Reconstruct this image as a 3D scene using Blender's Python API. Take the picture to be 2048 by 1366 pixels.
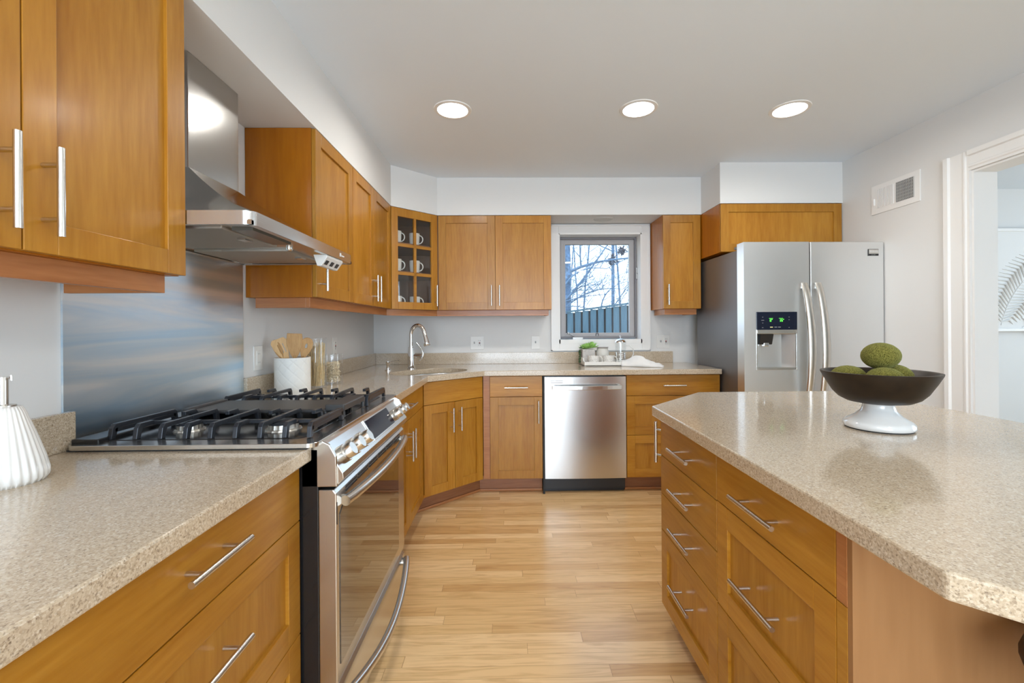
import bpy, bmesh, math, random
from mathutils import Vector, Matrix
random.seed(7)
for o in list(bpy.data.objects): bpy.data.objects.remove(o)
SC = bpy.context.scene
COL = SC.collection
PI = math.pi
H = 1.229
# ---------------------------------------------------------------- camera
cd = bpy.data.cameras.new('camera'); cam = bpy.data.objects.new('camera', cd); COL.objects.link(cam)
YAW, ROLL = 0.0153, 0.0071
fw = Vector((math.sin(YAW), math.cos(YAW), 0)); rt = Vector((math.cos(YAW), -math.sin(YAW), 0)); up = Vector((0, 0, 1))
r2 = rt*math.cos(ROLL) - up*math.sin(ROLL); u2 = up*math.cos(ROLL) + rt*math.sin(ROLL)
m = Matrix((r2, u2, -fw)).transposed().to_4x4(); m.translation = Vector((0, 0, H)); cam.matrix_world = m
cd.sensor_width = 36; cd.lens = 878.61/2048*36
cd.shift_x = -(1030.54-1024)/2048; cd.shift_y = -(683-655.18)/2048
cd.clip_start = 0.05; SC.camera = cam
# ---------------------------------------------------------------- world, exposure
W = bpy.data.worlds.new('World'); SC.world = W; W.use_nodes = True
wn = W.node_tree.nodes; wl = W.node_tree.links
bg = wn['Background']
wtc = wn.new('ShaderNodeTexCoord'); wsep = wn.new('ShaderNodeSeparateXYZ'); wr = wn.new('ShaderNodeValToRGB')
wl.new(wtc.outputs['Generated'], wsep.inputs[0]); wl.new(wsep.outputs['Z'], wr.inputs[0]); wl.new(wr.outputs[0], bg.inputs[0])
wr.color_ramp.elements[0].position = 0.0; wr.color_ramp.elements[0].color = (.88, .95, 1, 1)
wr.color_ramp.elements[1].position = 0.6; wr.color_ramp.elements[1].color = (.50, .74, 1, 1)
bg.inputs[1].default_value = 3.0
VS = SC.view_settings; VS.view_transform = 'Standard'; VS.look = 'None'; VS.gamma = 1; VS.use_curve_mapping = False
VS.exposure = 0.12
def area(name, loc, rot, sx, sy, power, color):
    l = bpy.data.lights.new(name, 'AREA'); l.shape = 'RECTANGLE'; l.size = sx; l.size_y = sy; l.energy = power; l.color = color
    o = bpy.data.objects.new(name, l); o.location = loc; o.rotation_euler = rot; COL.objects.link(o); return o
# added fill light behind the camera, daylight through the window over the counter and the dining room windows
area('fill_rear', (0.10, -3.05, 1.25), (PI/2, 0, 0), 2.1, 2.0, 118, (.66, .83, 1.0))
pw = area('daylight_window', (.80, 4.02, 1.62), (-PI/2, 0, 0), .62, .82, 9, (1, 1, 1)); pw.data.cycles.is_portal = True
area('daylight_dining', (6.25, 1.6, 1.4), (0, PI/2, 0), 1.9, 2.6, 42, (.66, .84, 1.0))

# ---------------------------------------------------------------- materials
def mat(name):
    M = bpy.data.materials.new(name); M.use_nodes = True; return M, M.node_tree.nodes, M.node_tree.links, M.node_tree.nodes['Principled BSDF']
def simple(name, col, rough=.5, metal=0, spec=.5, coat=0, bump=0, bscale=200, emit=None, estr=0, vary=0):
    M, n, l, b = mat(name)
    b.inputs['Base Color'].default_value = (*col, 1); b.inputs['Roughness'].default_value = rough; b.inputs['Metallic'].default_value = metal
    b.inputs['Specular IOR Level'].default_value = spec; b.inputs['Coat Weight'].default_value = coat
    if emit: b.inputs['Emission Color'].default_value = (*emit, 1); b.inputs['Emission Strength'].default_value = estr
    if bump or vary:
        tc = n.new('ShaderNodeTexCoord'); t = n.new('ShaderNodeTexNoise'); t.inputs['Scale'].default_value = bscale; t.inputs['Detail'].default_value = 3
        l.new(tc.outputs['Object'], t.inputs['Vector'])
        if bump:
            bp = n.new('ShaderNodeBump'); bp.inputs['Strength'].default_value = bump; bp.inputs['Distance'].default_value = .002
            l.new(t.outputs['Fac'], bp.inputs['Height']); l.new(bp.outputs[0], b.inputs['Normal'])
        if vary:
            r = n.new('ShaderNodeValToRGB'); r.color_ramp.elements[0].position = .3; r.color_ramp.elements[1].position = .7
            r.color_ramp.elements[0].color = (*[c*(1-vary) for c in col], 1); r.color_ramp.elements[1].color = (*[min(1, c*(1+vary)) for c in col], 1)
            l.new(t.outputs['Fac'], r.inputs[0]); l.new(r.outputs[0], b.inputs['Base Color'])
    return M
def wood(name, c1, c2, scale, rough=.36, coat=.22):
    M, n, l, b = mat(name)
    tc = n.new('ShaderNodeTexCoord'); mp = n.new('ShaderNodeMapping'); l.new(tc.outputs['Object'], mp.inputs[0]); mp.inputs['Scale'].default_value = scale
    oi = n.new('ShaderNodeObjectInfo'); ml = n.new('ShaderNodeMath'); ml.operation = 'MULTIPLY'; ml.inputs[1].default_value = 37.0
    l.new(oi.outputs['Random'], ml.inputs[0]); cx = n.new('ShaderNodeCombineXYZ'); l.new(ml.outputs[0], cx.inputs[0]); l.new(ml.outputs[0], cx.inputs[1]); l.new(ml.outputs[0], cx.inputs[2]); l.new(cx.outputs[0], mp.inputs['Location'])
    t1 = n.new('ShaderNodeTexNoise'); t1.inputs['Scale'].default_value = 1.0; t1.inputs['Detail'].default_value = 5; t1.inputs['Distortion'].default_value = .6; l.new(mp.outputs[0], t1.inputs['Vector'])
    t2 = n.new('ShaderNodeTexNoise'); t2.inputs['Scale'].default_value = 6.0; t2.inputs['Detail'].default_value = 4; l.new(mp.outputs[0], t2.inputs['Vector'])
    mx = n.new('ShaderNodeMath'); mx.operation = 'MULTIPLY_ADD'; mx.inputs[1].default_value = .45; l.new(t2.outputs['Fac'], mx.inputs[0]); 
    m2 = n.new('ShaderNodeMath'); m2.operation = 'MULTIPLY'; m2.inputs[1].default_value = .6; l.new(t1.outputs['Fac'], m2.inputs[0]); l.new(m2.outputs[0], mx.inputs[2])
    r = n.new('ShaderNodeValToRGB'); r.color_ramp.elements[0].position = .33; r.color_ramp.elements[1].position = .70
    r.color_ramp.elements[0].color = (*c1, 1); r.color_ramp.elements[1].color = (*c2, 1); l.new(mx.outputs[0], r.inputs[0])
    hs = n.new('ShaderNodeHueSaturation'); l.new(r.outputs[0], hs.inputs['Color'])
    mr = n.new('ShaderNodeMapRange'); mr.inputs[3].default_value = .90; mr.inputs[4].default_value = 1.08; l.new(oi.outputs['Random'], mr.inputs[0]); l.new(mr.outputs[0], hs.inputs['Value'])
    l.new(hs.outputs[0], b.inputs['Base Color'])
    b.inputs['Roughness'].default_value = rough; b.inputs['Coat Weight'].default_value = coat; b.inputs['Coat Roughness'].default_value = .18; b.inputs['Specular IOR Level'].default_value = .33
    return M
CH1, CH2 = (.335, .125, .004), (.475, .222, .026)
woodV = wood('cherry_vertical', CH1, CH2, (14, 14, 1.6))
woodH = wood('cherry_horizontal', CH1, CH2, (1.6, 1.6, 16))
woodRail = wood('cherry_rail', (.34, .12, .035), (.48, .20, .07), (1.6, 1.6, 18))
woodPink = wood('cherry_panel', (.27, .125, .045), (.36, .18, .072), (6, 6, .7), .42, .1)
woodSide = wood('cherry_side', (.33, .093, .0), (.45, .150, .003), (9, 9, 1.0))
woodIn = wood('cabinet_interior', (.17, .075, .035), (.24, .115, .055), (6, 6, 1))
woodKick = wood('toe_kick_wood', (.24, .09, .035), (.36, .15, .065), (1.5, 1.5, 18))
utens = wood('beech', (.52, .30, .12), (.72, .47, .23), (20, 20, 3), .55, 0)
utens2 = wood('bamboo', (.42, .22, .08), (.60, .36, .16), (20, 20, 3), .5, 0)

def quartz(name, k=1.0):
    M, n, l, b = mat(name); tc = n.new('ShaderNodeTexCoord')
    base = None
    def vor(scale, stops):
        v = n.new('ShaderNodeTexVoronoi'); v.inputs['Scale'].default_value = scale; l.new(tc.outputs['Object'], v.inputs['Vector'])
        s = n.new('ShaderNodeSeparateColor'); l.new(v.outputs['Color'], s.inputs[0])
        r = n.new('ShaderNodeValToRGB'); r.color_ramp.interpolation = 'CONSTANT'
        e = r.color_ramp.elements
        while len(e) < len(stops): e.new(.5)
        for i, (p, c) in enumerate(stops): e[i].position = p; e[i].color = (*[x*k for x in c], 1)
        l.new(s.outputs[0], r.inputs[0]); return r
    a = vor(330, [(0, (.50, .40, .285)), (.38, (.60, .50, .375)), (.66, (.40, .31, .215)), (.84, (.70, .62, .50)), (.93, (.24, .175, .12))])
    c = vor(560, [(0, (.56, .455, .33)), (.5, (.48, .38, .27)), (.82, (.66, .57, .45)), (.92, (.20, .15, .11))])
    mx = n.new('ShaderNodeMix'); mx.data_type = 'RGBA'; mx.inputs[0].default_value = .45
    l.new(a.outputs[0], mx.inputs[6]); l.new(c.outputs[0], mx.inputs[7]); l.new(mx.outputs[2], b.inputs['Base Color'])
    b.inputs['Roughness'].default_value = .16; b.inputs['Coat Weight'].default_value = .35; b.inputs['Coat Roughness'].default_value = .06
    return M
stone = quartz('speckled_quartz')

def floor_mat():
    M, n, l, b = mat('oak_strip_floor'); tc = n.new('ShaderNodeTexCoord'); sp = n.new('ShaderNodeSeparateXYZ'); l.new(tc.outputs['Object'], sp.inputs[0])
    def mth(op, a, b_=None, c=None):
        k = n.new('ShaderNodeMath'); k.operation = op
        for i, v in enumerate((a, b_, c)):
            if v is None: continue
            if isinstance(v, (int, float)): k.inputs[i].default_value = v
            else: l.new(v, k.inputs[i])
        return k.outputs[0]
    def wn1(x, y):
        c = n.new('ShaderNodeCombineXYZ')
        for i, v in enumerate((x, y)):
            if isinstance(v, (int, float)): c.inputs[i].default_value = v
            else: l.new(v, c.inputs[i])
        w = n.new('ShaderNodeTexWhiteNoise'); w.noise_dimensions = '2D'; l.new(c.outputs[0], w.inputs['Vector']); return w.outputs['Value']
    yy = mth('DIVIDE', sp.outputs['Y'], .057); row = mth('FLOOR', yy); fy = mth('FRACT', yy)
    off = mth('MULTIPLY', wn1(row, 3.0), 7.3); ln = mth('MULTIPLY_ADD', wn1(row, 9.0), .6, .62)
    xx = mth('DIVIDE', mth('ADD', sp.outputs['X'], off), ln); col = mth('FLOOR', xx); fx = mth('FRACT', xx)
    rnd = wn1(row, col)
    ey = mth('GREATER_THAN', mth('ABSOLUTE', mth('SUBTRACT', fy, .5)), .487)
    ex = mth('GREATER_THAN', mth('ABSOLUTE', mth('SUBTRACT', fx, .5)), .4988)
    r = n.new('ShaderNodeValToRGB'); e = r.color_ramp.elements
    e[0].position = 0; e[0].color = (.60, .36, .155, 1); e[1].position = 1; e[1].color = (.80, .56, .30, 1)
    e2 = e.new(.45); e2.color = (.71, .47, .225, 1)
    l.new(rnd, r.inputs[0])
    cx = n.new('ShaderNodeCombineXYZ'); l.new(mth('MULTIPLY', rnd, 31.0), cx.inputs[0]); l.new(mth('MULTIPLY', rnd, 17.0), cx.inputs[1])
    add = n.new('ShaderNodeVectorMath'); add.operation = 'ADD'; l.new(tc.outputs['Object'], add.inputs[0]); l.new(cx.outputs[0], add.inputs[1])
    mp = n.new('ShaderNodeMapping'); mp.inputs['Scale'].default_value = (2.6, 30, 30); l.new(add.outputs[0], mp.inputs[0])
    t = n.new('ShaderNodeTexNoise'); t.inputs['Scale'].default_value = 1; t.inputs['Detail'].default_value = 7; t.inputs['Distortion'].default_value = 2.2; l.new(mp.outputs[0], t.inputs['Vector'])
    rr = n.new('ShaderNodeValToRGB'); rr.color_ramp.elements[0].position = .34; rr.color_ramp.elements[0].color = (.80, .73, .64, 1); rr.color_ramp.elements[1].position = .56; rr.color_ramp.elements[1].color = (1.03, 1.02, 1.0, 1)
    l.new(t.outputs['Fac'], rr.inputs[0])
    mx = n.new('ShaderNodeMix'); mx.data_type = 'RGBA'; mx.blend_type = 'MULTIPLY'; mx.inputs[0].default_value = .85; l.new(r.outputs[0], mx.inputs[6]); l.new(rr.outputs[0], mx.inputs[7])
    m3 = n.new('ShaderNodeMix'); m3.data_type = 'RGBA'; m3.inputs[7].default_value = (.36, .19, .075, 1); l.new(mth('MULTIPLY', mth('MAXIMUM', ex, ey), .75), m3.inputs[0]); l.new(mx.outputs[2], m3.inputs[6])
    l.new(m3.outputs[2], b.inputs['Base Color'])
    b.inputs['Roughness'].default_value = .30; b.inputs['Coat Weight'].default_value = .3; b.inputs['Coat Roughness'].default_value = .16
    return M
oak = floor_mat()
def steel(name, col=(.62, .62, .61), rough=.27, stretch=(1, 1, 120), bump=.06, streak=0.0):
    M, n, l, b = mat(name); tc = n.new('ShaderNodeTexCoord'); mp = n.new('ShaderNodeMapping'); mp.inputs['Scale'].default_value = stretch; l.new(tc.outputs['Object'], mp.inputs[0])
    t = n.new('ShaderNodeTexNoise'); t.inputs['Scale'].default_value = 4; t.inputs['Detail'].default_value = 4; l.new(mp.outputs[0], t.inputs['Vector'])
    bp = n.new('ShaderNodeBump'); bp.inputs['Strength'].default_value = bump; bp.inputs['Distance'].default_value = .001; l.new(t.outputs['Fac'], bp.inputs['Height']); l.new(bp.outputs[0], b.inputs['Normal'])
    b.inputs['Base Color'].default_value = (*col, 1); b.inputs['Metallic'].default_value = 1; b.inputs['Roughness'].default_value = rough
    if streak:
        cr = n.new('ShaderNodeValToRGB'); cr.color_ramp.elements[0].position = .38; cr.color_ramp.elements[1].position = .62; cr.color_ramp.elements[0].color = (.54, .71, .86, 1); cr.color_ramp.elements[1].color = (.84, .88, .91, 1)  # blue patches: a blue reflection mixed into the steel colour
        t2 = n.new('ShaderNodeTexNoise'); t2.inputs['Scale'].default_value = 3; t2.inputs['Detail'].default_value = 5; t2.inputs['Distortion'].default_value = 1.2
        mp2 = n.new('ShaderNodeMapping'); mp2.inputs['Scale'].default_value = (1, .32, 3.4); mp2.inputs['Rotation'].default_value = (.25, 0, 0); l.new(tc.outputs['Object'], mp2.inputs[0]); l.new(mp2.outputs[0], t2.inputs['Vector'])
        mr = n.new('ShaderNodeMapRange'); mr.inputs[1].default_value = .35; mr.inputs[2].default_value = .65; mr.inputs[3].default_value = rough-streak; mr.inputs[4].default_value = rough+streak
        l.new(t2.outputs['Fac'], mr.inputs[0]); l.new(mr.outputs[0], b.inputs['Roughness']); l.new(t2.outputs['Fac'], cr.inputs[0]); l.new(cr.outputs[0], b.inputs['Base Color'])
    return M
steelF = steel('fridge_steel', (.80, .81, .81), .36, (120, 1, 1))
steelV = steel('brushed_steel_vertical', (.64, .63, .61), .24, (90, 90, 1))
steelH = steel('brushed_steel', (.64, .63, .61), .22, (1, 1, 90))
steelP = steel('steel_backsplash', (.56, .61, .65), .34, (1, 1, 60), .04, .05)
steelC = steel('chimney_steel', (.55, .55, .54), .15, (1, 1, 60), .03)
nickel = simple('satin_nickel', (.68, .66, .62), .26, 1)
chrome = simple('chrome', (.82, .82, .82), .06, 1)
fridgeSide = simple('textured_grey_metal', (.24, .24, .25), .38, .75, bump=.4, bscale=500)
blackE = simple('black_enamel', (.012, .012, .013), .16)
blackP = simple('black_plastic', (.018, .018, .02), .4)
iron = simple('cast_iron', (.035, .039, .048), .27, .35, bump=.15, bscale=400)
griddleM = simple('griddle_iron', (.06, .06, .062), .38, .3)
alu = simple('burner_aluminium', (.60, .57, .52), .4, 1)
rubber = simple('rubber', (.02, .02, .02), .7)
wallM = simple('white_wall_paint', (.745, .74, .725), .55, bump=.05, bscale=300)
ceilM = simple('ceiling_paint', (.78, .84, .90), .7)
trimM = simple('white_trim_paint', (.84, .83, .81), .3)
whiteP = simple('white_plastic', (.80, .79, .76), .35)
ceramic = simple('white_ceramic', (.82, .81, .78), .15, coat=.4)
potM = simple('pale_concrete', (.55, .52, .49), .8, bump=.3, vary=.12, bscale=60)
trayM = simple('white_tray_wood', (.80, .78, .73), .5)
linen = simple('white_linen', (.82, .81, .79), .9, bump=.3, bscale=900)
bowlM = simple('dark_wood_bowl', (.019, .010, .004), .42, spec=.3, coat=0, vary=.3, bscale=30)
pedM = simple('white_glazed_pedestal', (.72, .72, .71), .14, coat=.7)
greenA = simple('succulent_green', (.36, .60, .16), .5, vary=.35, bscale=40)
greenB = simple('pearl_green', (.07, .13, .05), .5)
frameM = simple('grey_window_frame', (.22, .21, .22), .45)
stainMetal = simple('crank_metal', (.45, .43, .41), .35, .9)
liteM = simple('lamp_diffuser', (1, 1, 1), .5, emit=(1, .97, .92), estr=14)
ledM = simple('display_green', (.1, .9, .1), .5, emit=(.25, 1, .12), estr=.75)
ledY = simple('display_amber', (.8, .7, .3), .5, emit=(.9, .75, .35), estr=.7)
greyPrint = simple('grey_print', (.35, .36, .36), .5)
panelGlass = simple('glossy_black_panel', (.010, .014, .03), .06, spec=.35)
whitePrint = simple('white_print', (.75, .75, .75), .5)
redM = simple('red_button', (.35, .02, .02), .4); 
holeM = simple('dark_slot', (.02, .02, .02), .6)
stoolM = simple('dark_leather', (.018, .008, .007), .35)
mossM, n, l, b = mat('green_moss'); tc = n.new('ShaderNodeTexCoord'); t = n.new('ShaderNodeTexNoise'); t.inputs['Scale'].default_value = 520; t.inputs['Detail'].default_value = 2
l.new(tc.outputs['Object'], t.inputs[0]); r = n.new('ShaderNodeValToRGB'); r.color_ramp.elements[0].position = .36; r.color_ramp.elements[0].color = (.045, .043, .006, 1); r.color_ramp.elements[1].position = .62; r.color_ramp.elements[1].color = (.235, .21, .05, 1)
l.new(t.outputs['Fac'], r.inputs[0]); l.new(r.outputs[0], b.inputs['Base Color']); b.inputs['Roughness'].default_value = 1; b.inputs['Specular IOR Level'].default_value = .1
b.inputs['Sheen Weight'].default_value = .25; b.inputs['Sheen Tint'].default_value = (.7, .75, .3, 1)
bp = n.new('ShaderNodeBump'); bp.inputs['Strength'].default_value = .8; bp.inputs['Distance'].default_value = .002; l.new(t.outputs['Fac'], bp.inputs['Height']); l.new(bp.outputs[0], b.inputs['Normal'])
# speckled mugs
mugM, n, l, b = mat('speckled_stoneware'); tc = n.new('ShaderNodeTexCoord'); v = n.new('ShaderNodeTexVoronoi'); v.inputs['Scale'].default_value = 170; l.new(tc.outputs['Object'], v.inputs['Vector'])
r = n.new('ShaderNodeValToRGB'); r.color_ramp.elements[0].position = .22; r.color_ramp.elements[0].color = (.30, .26, .22, 1); r.color_ramp.elements[1].position = .36; r.color_ramp.elements[1].color = (.80, .77, .72, 1)
l.new(v.outputs['Distance'], r.inputs[0]); l.new(r.outputs[0], b.inputs['Base Color']); b.inputs['Roughness'].default_value = .35
# diamond crock: quilted relief
crockM, n, l, b = mat('quilted_ceramic'); b.inputs['Base Color'].default_value = (.80, .78, .73, 1); b.inputs['Roughness'].default_value = .45
def glass(name, rough=0, tint=(1, 1, 1), alpha=.06):
    M, n, l, b = mat(name); n.remove(b); out = n['Material Output']
    tr = n.new('ShaderNodeBsdfTransparent'); tr.inputs[0].default_value = (*tint, 1); g = n.new('ShaderNodeBsdfGlossy'); g.inputs['Roughness'].default_value = rough; g.inputs[0].default_value = (.95, .97, 1, 1)
    lw = n.new('ShaderNodeLayerWeight'); lw.inputs[0].default_value = .5; pw_ = n.new('ShaderNodeMath'); pw_.operation = 'POWER'; pw_.inputs[1].default_value = 4.0; l.new(lw.outputs['Facing'], pw_.inputs[0])
    ad = n.new('ShaderNodeMath'); ad.operation = 'MULTIPLY_ADD'; ad.inputs[1].default_value = .75; ad.inputs[2].default_value = .04+alpha; ad.use_clamp = True
    l.new(pw_.outputs[0], ad.inputs[0]); mx = n.new('ShaderNodeMixShader'); l.new(ad.outputs[0], mx.inputs[0]); l.new(tr.outputs[0], mx.inputs[1]); l.new(g.outputs[0], mx.inputs[2]); l.new(mx.outputs[0], out.inputs[0]); return M
paneM = glass('window_glass', 0, (.93, .97, 1), 0)
cabGlass = glass('cabinet_glass', 0, (.96, .96, .95), .0)
jarGlass = glass('clear_jar_glass', .02, (.97, .98, .98), .03)
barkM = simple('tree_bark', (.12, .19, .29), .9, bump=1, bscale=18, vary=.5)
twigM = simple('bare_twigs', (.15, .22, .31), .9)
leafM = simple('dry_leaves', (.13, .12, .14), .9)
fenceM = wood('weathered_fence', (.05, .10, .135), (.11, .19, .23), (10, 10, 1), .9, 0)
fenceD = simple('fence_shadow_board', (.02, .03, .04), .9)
grassM = simple('winter_grass', (.12, .12, .08), 1, vary=.3, bscale=5)
siding = simple('white_siding', (.7, .7, .7), .7)
artM = simple('white_plaster_relief', (.83, .83, .82), .7)
pastaM = simple('dry_pasta', (.80, .62, .34), .55, vary=.12, bscale=80)
noodleM = simple('dry_noodles', (.82, .70, .50), .6, vary=.12, bscale=80)
filterM = simple('filter_mesh_metal', (.50, .47, .42), .42, .9, bump=.6, bscale=700)

# ---------------------------------------------------------------- mesh builder
class MB:
    def __init__(s): s.bm = bmesh.new(); s.F = Matrix.Identity(4)
    def frame(s, O, N):
        N = Vector((N[0], N[1], 0)).normalized(); U = Vector((0, 0, 1)).cross(N)
        M = Matrix((U, N, Vector((0, 0, 1)))).transposed().to_4x4(); M.translation = Vector(O); s.F = M; return s
    def v(s, p): return s.bm.verts.new(s.F @ Vector(p))
    def face(s, vs):
        try: return s.bm.faces.new(vs)
        except ValueError: return None
    def box(s, x0, x1, y0, y1, z0, z1):
        c = [s.v(p) for p in ((x0, y0, z0), (x1, y0, z0), (x1, y1, z0), (x0, y1, z0), (x0, y0, z1), (x1, y0, z1), (x1, y1, z1), (x0, y1, z1))]
        for f in ((3, 2, 1, 0), (4, 5, 6, 7), (0, 1, 5, 4), (1, 2, 6, 5), (2, 3, 7, 6), (3, 0, 4, 7)): s.face([c[i] for i in f])
        return s
    def prism(s, poly, z0, z1):
        b = [s.v((x, y, z0)) for x, y in poly]; t = [s.v((x, y, z1)) for x, y in poly]
        s.face(b[::-1]); s.face(t)
        for i in range(len(poly)): j = (i+1) % len(poly); s.face([b[i], b[j], t[j], t[i]])
        return s
    def extr(s, poly, a0, a1, axis='y'):
        """profile poly of (p,q) extruded along axis; axis y: (x,z) profile; axis x: (y,z)"""
        mk = (lambda p, q, a: (p, a, q)) if axis == 'y' else (lambda p, q, a: (a, p, q))
        A = [s.v(mk(p, q, a0)) for p, q in poly]; B = [s.v(mk(p, q, a1)) for p, q in poly]
        s.face(A); s.face(B[::-1])
        for i in range(len(poly)): j = (i+1) % len(poly); s.face([A[j], A[i], B[i], B[j]])
        return s
    def tube(s, pts, r, seg=10, cap=True):
        pts = [Vector(p) for p in pts]; n = len(pts); rs = r if isinstance(r, (list, tuple)) else [r]*n
        rings = []; prev = None
        for i, p in enumerate(pts):
            d = (pts[min(i+1, n-1)] - pts[max(i-1, 0)]).normalized()
            if prev is None:
                a = Vector((0, 0, 1)) if abs(d.z) < .9 else Vector((1, 0, 0)); x = d.cross(a).normalized()
            else:
                x = (prev - d*prev.dot(d)); x = x.normalized() if x.length > 1e-6 else d.orthogonal().normalized()
            prev = x; y = d.cross(x)
            rings.append([s.v(p + (x*math.cos(2*PI*k/seg) + y*math.sin(2*PI*k/seg))*rs[i]) for k in range(seg)])
        for a, b in zip(rings, rings[1:]):
            for k in range(seg): s.face([a[k], a[(k+1) % seg], b[(k+1) % seg], b[k]])
        if cap: s.face(rings[0][::-1]); s.face(rings[-1])
        return s
    def lathe(s, c, prof, seg=32, sx=1, sy=1, close=False, flute=0, nf=24):
        cx, cy, cz = c; rings = []
        for r, z in prof:
            if r < 1e-6: rings.append([s.v((cx, cy, cz+z))]); continue
            ring = []
            for k in range(seg):
                a = 2*PI*k/seg; q = r*(1 + flute*math.cos(nf*a))
                ring.append(s.v((cx+q*sx*math.cos(a), cy+q*sy*math.sin(a), cz+z)))
            rings.append(ring)
        if close: rings.append(rings[0])
        for a, b in zip(rings, rings[1:]):
            if len(a) == 1 and len(b) == 1: continue
            for k in range(seg):
                j = (k+1) % seg
                if len(a) == 1: s.face([a[0], b[j], b[k]])
                elif len(b) == 1: s.face([a[k], a[j], b[0]])
                else: s.face([a[k], a[j], b[j], b[k]])
        return s
    def build(s, name, mtl, parent=None, smooth=None, bevel=0, seg=2, loc=None):
        bm = s.bm; bmesh.ops.recalc_face_normals(bm, faces=bm.faces[:])
        o0 = Vector(parent_root(parent).location) if parent else Vector(loc or (0, 0, 0))
        bmesh.ops.translate(bm, verts=bm.verts[:], vec=-o0)
        me = bpy.data.meshes.new(name); bm.to_mesh(me); bm.free()
        ob = bpy.data.objects.new(name, me); COL.objects.link(ob); me.materials.append(mtl)
        if parent: ob.parent = parent
        else: ob.location = o0
        if smooth is not None:
            for p in me.polygons: p.use_smooth = True
            me.set_sharp_from_angle(angle=math.radians(smooth))
        if bevel:
            md = ob.modifiers.new('bevel', 'BEVEL'); md.width = bevel; md.segments = seg; md.limit_method = 'ANGLE'; md.angle_limit = math.radians(40)
        return ob
def parent_root(o):
    while o.parent: o = o.parent
    return o
def thing(name, loc, label, cat, group=None):
    o = bpy.data.objects.new(name, None); COL.objects.link(o); o.location = loc; o.empty_display_size = .1
    o['label'] = label; o['category'] = cat
    if group: o['group'] = group
    return o
def tag(o, label, cat, group=None):
    o['label'] = label; o['category'] = cat
    if group: o['group'] = group
    return o
def struct(o, label=None):
    o['kind'] = 'structure'
    if label: o['label'] = label
    return o
def sroot(name, loc, label=None):
    o = bpy.data.objects.new(name, None); COL.objects.link(o); o.location = loc; return struct(o, label)
def text_mesh(body, size, M, name, mtl, parent, extrude=.0004, align='CENTER'):
    c = bpy.data.curves.new(name, 'FONT'); c.body = body; c.size = size; c.extrude = extrude; c.align_x = align; c.align_y = 'CENTER'
    t = bpy.data.objects.new(name+'_tmp', c); COL.objects.link(t); bpy.context.view_layer.update()
    me = bpy.data.meshes.new_from_object(t.evaluated_get(bpy.context.evaluated_depsgraph_get())); bpy.data.objects.remove(t)
    T = Matrix.Translation(-Vector(parent_root(parent).location)) @ M; me.transform(T)
    o = bpy.data.objects.new(name, me); COL.objects.link(o); me.materials.clear(); me.materials.append(mtl); o.parent = parent; return o

# ---------------------------------------------------------------- room
XL, XR, YB, ZC, YR = -1.1765, 2.477, 3.853, 2.435, -3.0
XU, YU, XB, YBF = -.861, 3.531, -.561, 3.2355
T = .12
wall_t = .14
struct(MB().box(XL-.2, XR+4.2, YR-.15, YB+wall_t, -.1, 0).build('floor', oak))
struct(MB().box(XL-.2, XR+4.2, YR-.15, YB+wall_t, ZC, ZC+.1).build('ceiling', ceilM))
struct(MB().box(XL-T, XL, YR-.12, YB+wall_t, 0, ZC).build('wall_left', wallM))
# back wall with window opening
wx0, wx1, wz0, wz1 = .443, 1.171, 1.086, 2.05
mb = MB().box(XL, wx0, YB, YB+wall_t, 0, ZC).box(wx1, XR+4.2, YB, YB+wall_t, 0, ZC).box(wx0, wx1, YB, YB+wall_t, 0, wz0).box(wx0, wx1, YB, YB+wall_t, wz1, ZC)
struct(mb.build('wall_back', wallM))
# right wall with cased opening Y .6 .. 2.305, Z 0..2.052
oy0, oy1, oz = .55, 2.305, 2.05
mb = MB().box(XR, XR+T, oy1, YB, 0, ZC).box(XR, XR+T, YR, oy0, 0, ZC).box(XR, XR+T, oy0, oy1, oz, ZC)
struct(mb.build('wall_right', wallM))
# rear wall with a wide opening added for the fill light
mb = MB().box(XL, -1.0, YR-.12, YR, 0, ZC).box(1.2, XR+4.2, YR-.12, YR, 0, ZC).box(-1.0, 1.2, YR-.12, YR, 2.25, ZC).box(-1.0, 1.2, YR-.12, YR, 0, .2)
struct(mb.build('wall_rear', wallM))
# far wall of the dining room beyond, window hole in it
mb = MB().box(6.6, 6.7, YR, .3, 0, ZC).box(6.6, 6.7, 2.9, YB, 0, ZC).box(6.6, 6.7, .3, 2.9, 0, .45).box(6.6, 6.7, .3, 2.9, 2.35, ZC)
struct(mb.build('wall_dining', wallM))
# casing round the opening (stepped profile)
r = sroot('trim_1', (XR, oy1, 0), 'wide white casing round the doorway')
def casing_side(y, a):
    pf = [(0, 0), (-.016, 0), (-.016, .012), (-.022, .018), (-.022, .026), (-.017, .032), (-.017, .100), (-.028, .106), (-.028, .130), (0, .130)]
    return [(XR+p, y+a*q) for p, q in pf]
MB().prism(casing_side(oy1, 1), 0, oz+.105).build('side_casing', trimM, r); MB().prism(casing_side(oy0, -1), 0, oz+.105).build('side_casing', trimM, r)
MB().extr([(XR+p, oz+q) for p, q in ((0, 0), (-.016, 0), (-.016, .012), (-.022, .018), (-.022, .026), (-.017, .032), (-.017, .075), (-.028, .080), (-.028, .105), (0, .105))], oy0+.0, oy1-.0).build('head_casing', trimM, r)
for a_, b__ in ((oy1-.012, oy1-.0005), (oy0+.0005, oy0+.012)): MB().box(XR-.004, XR+T+.004, a_, b__, 0, oz-.0005).build('jamb', trimM, r)
MB().box(XR-.004, XR+T+.004, oy0+.0125, oy1-.0125, oz-.012, oz-.0005).build('head_jamb', trimM, r)
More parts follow.
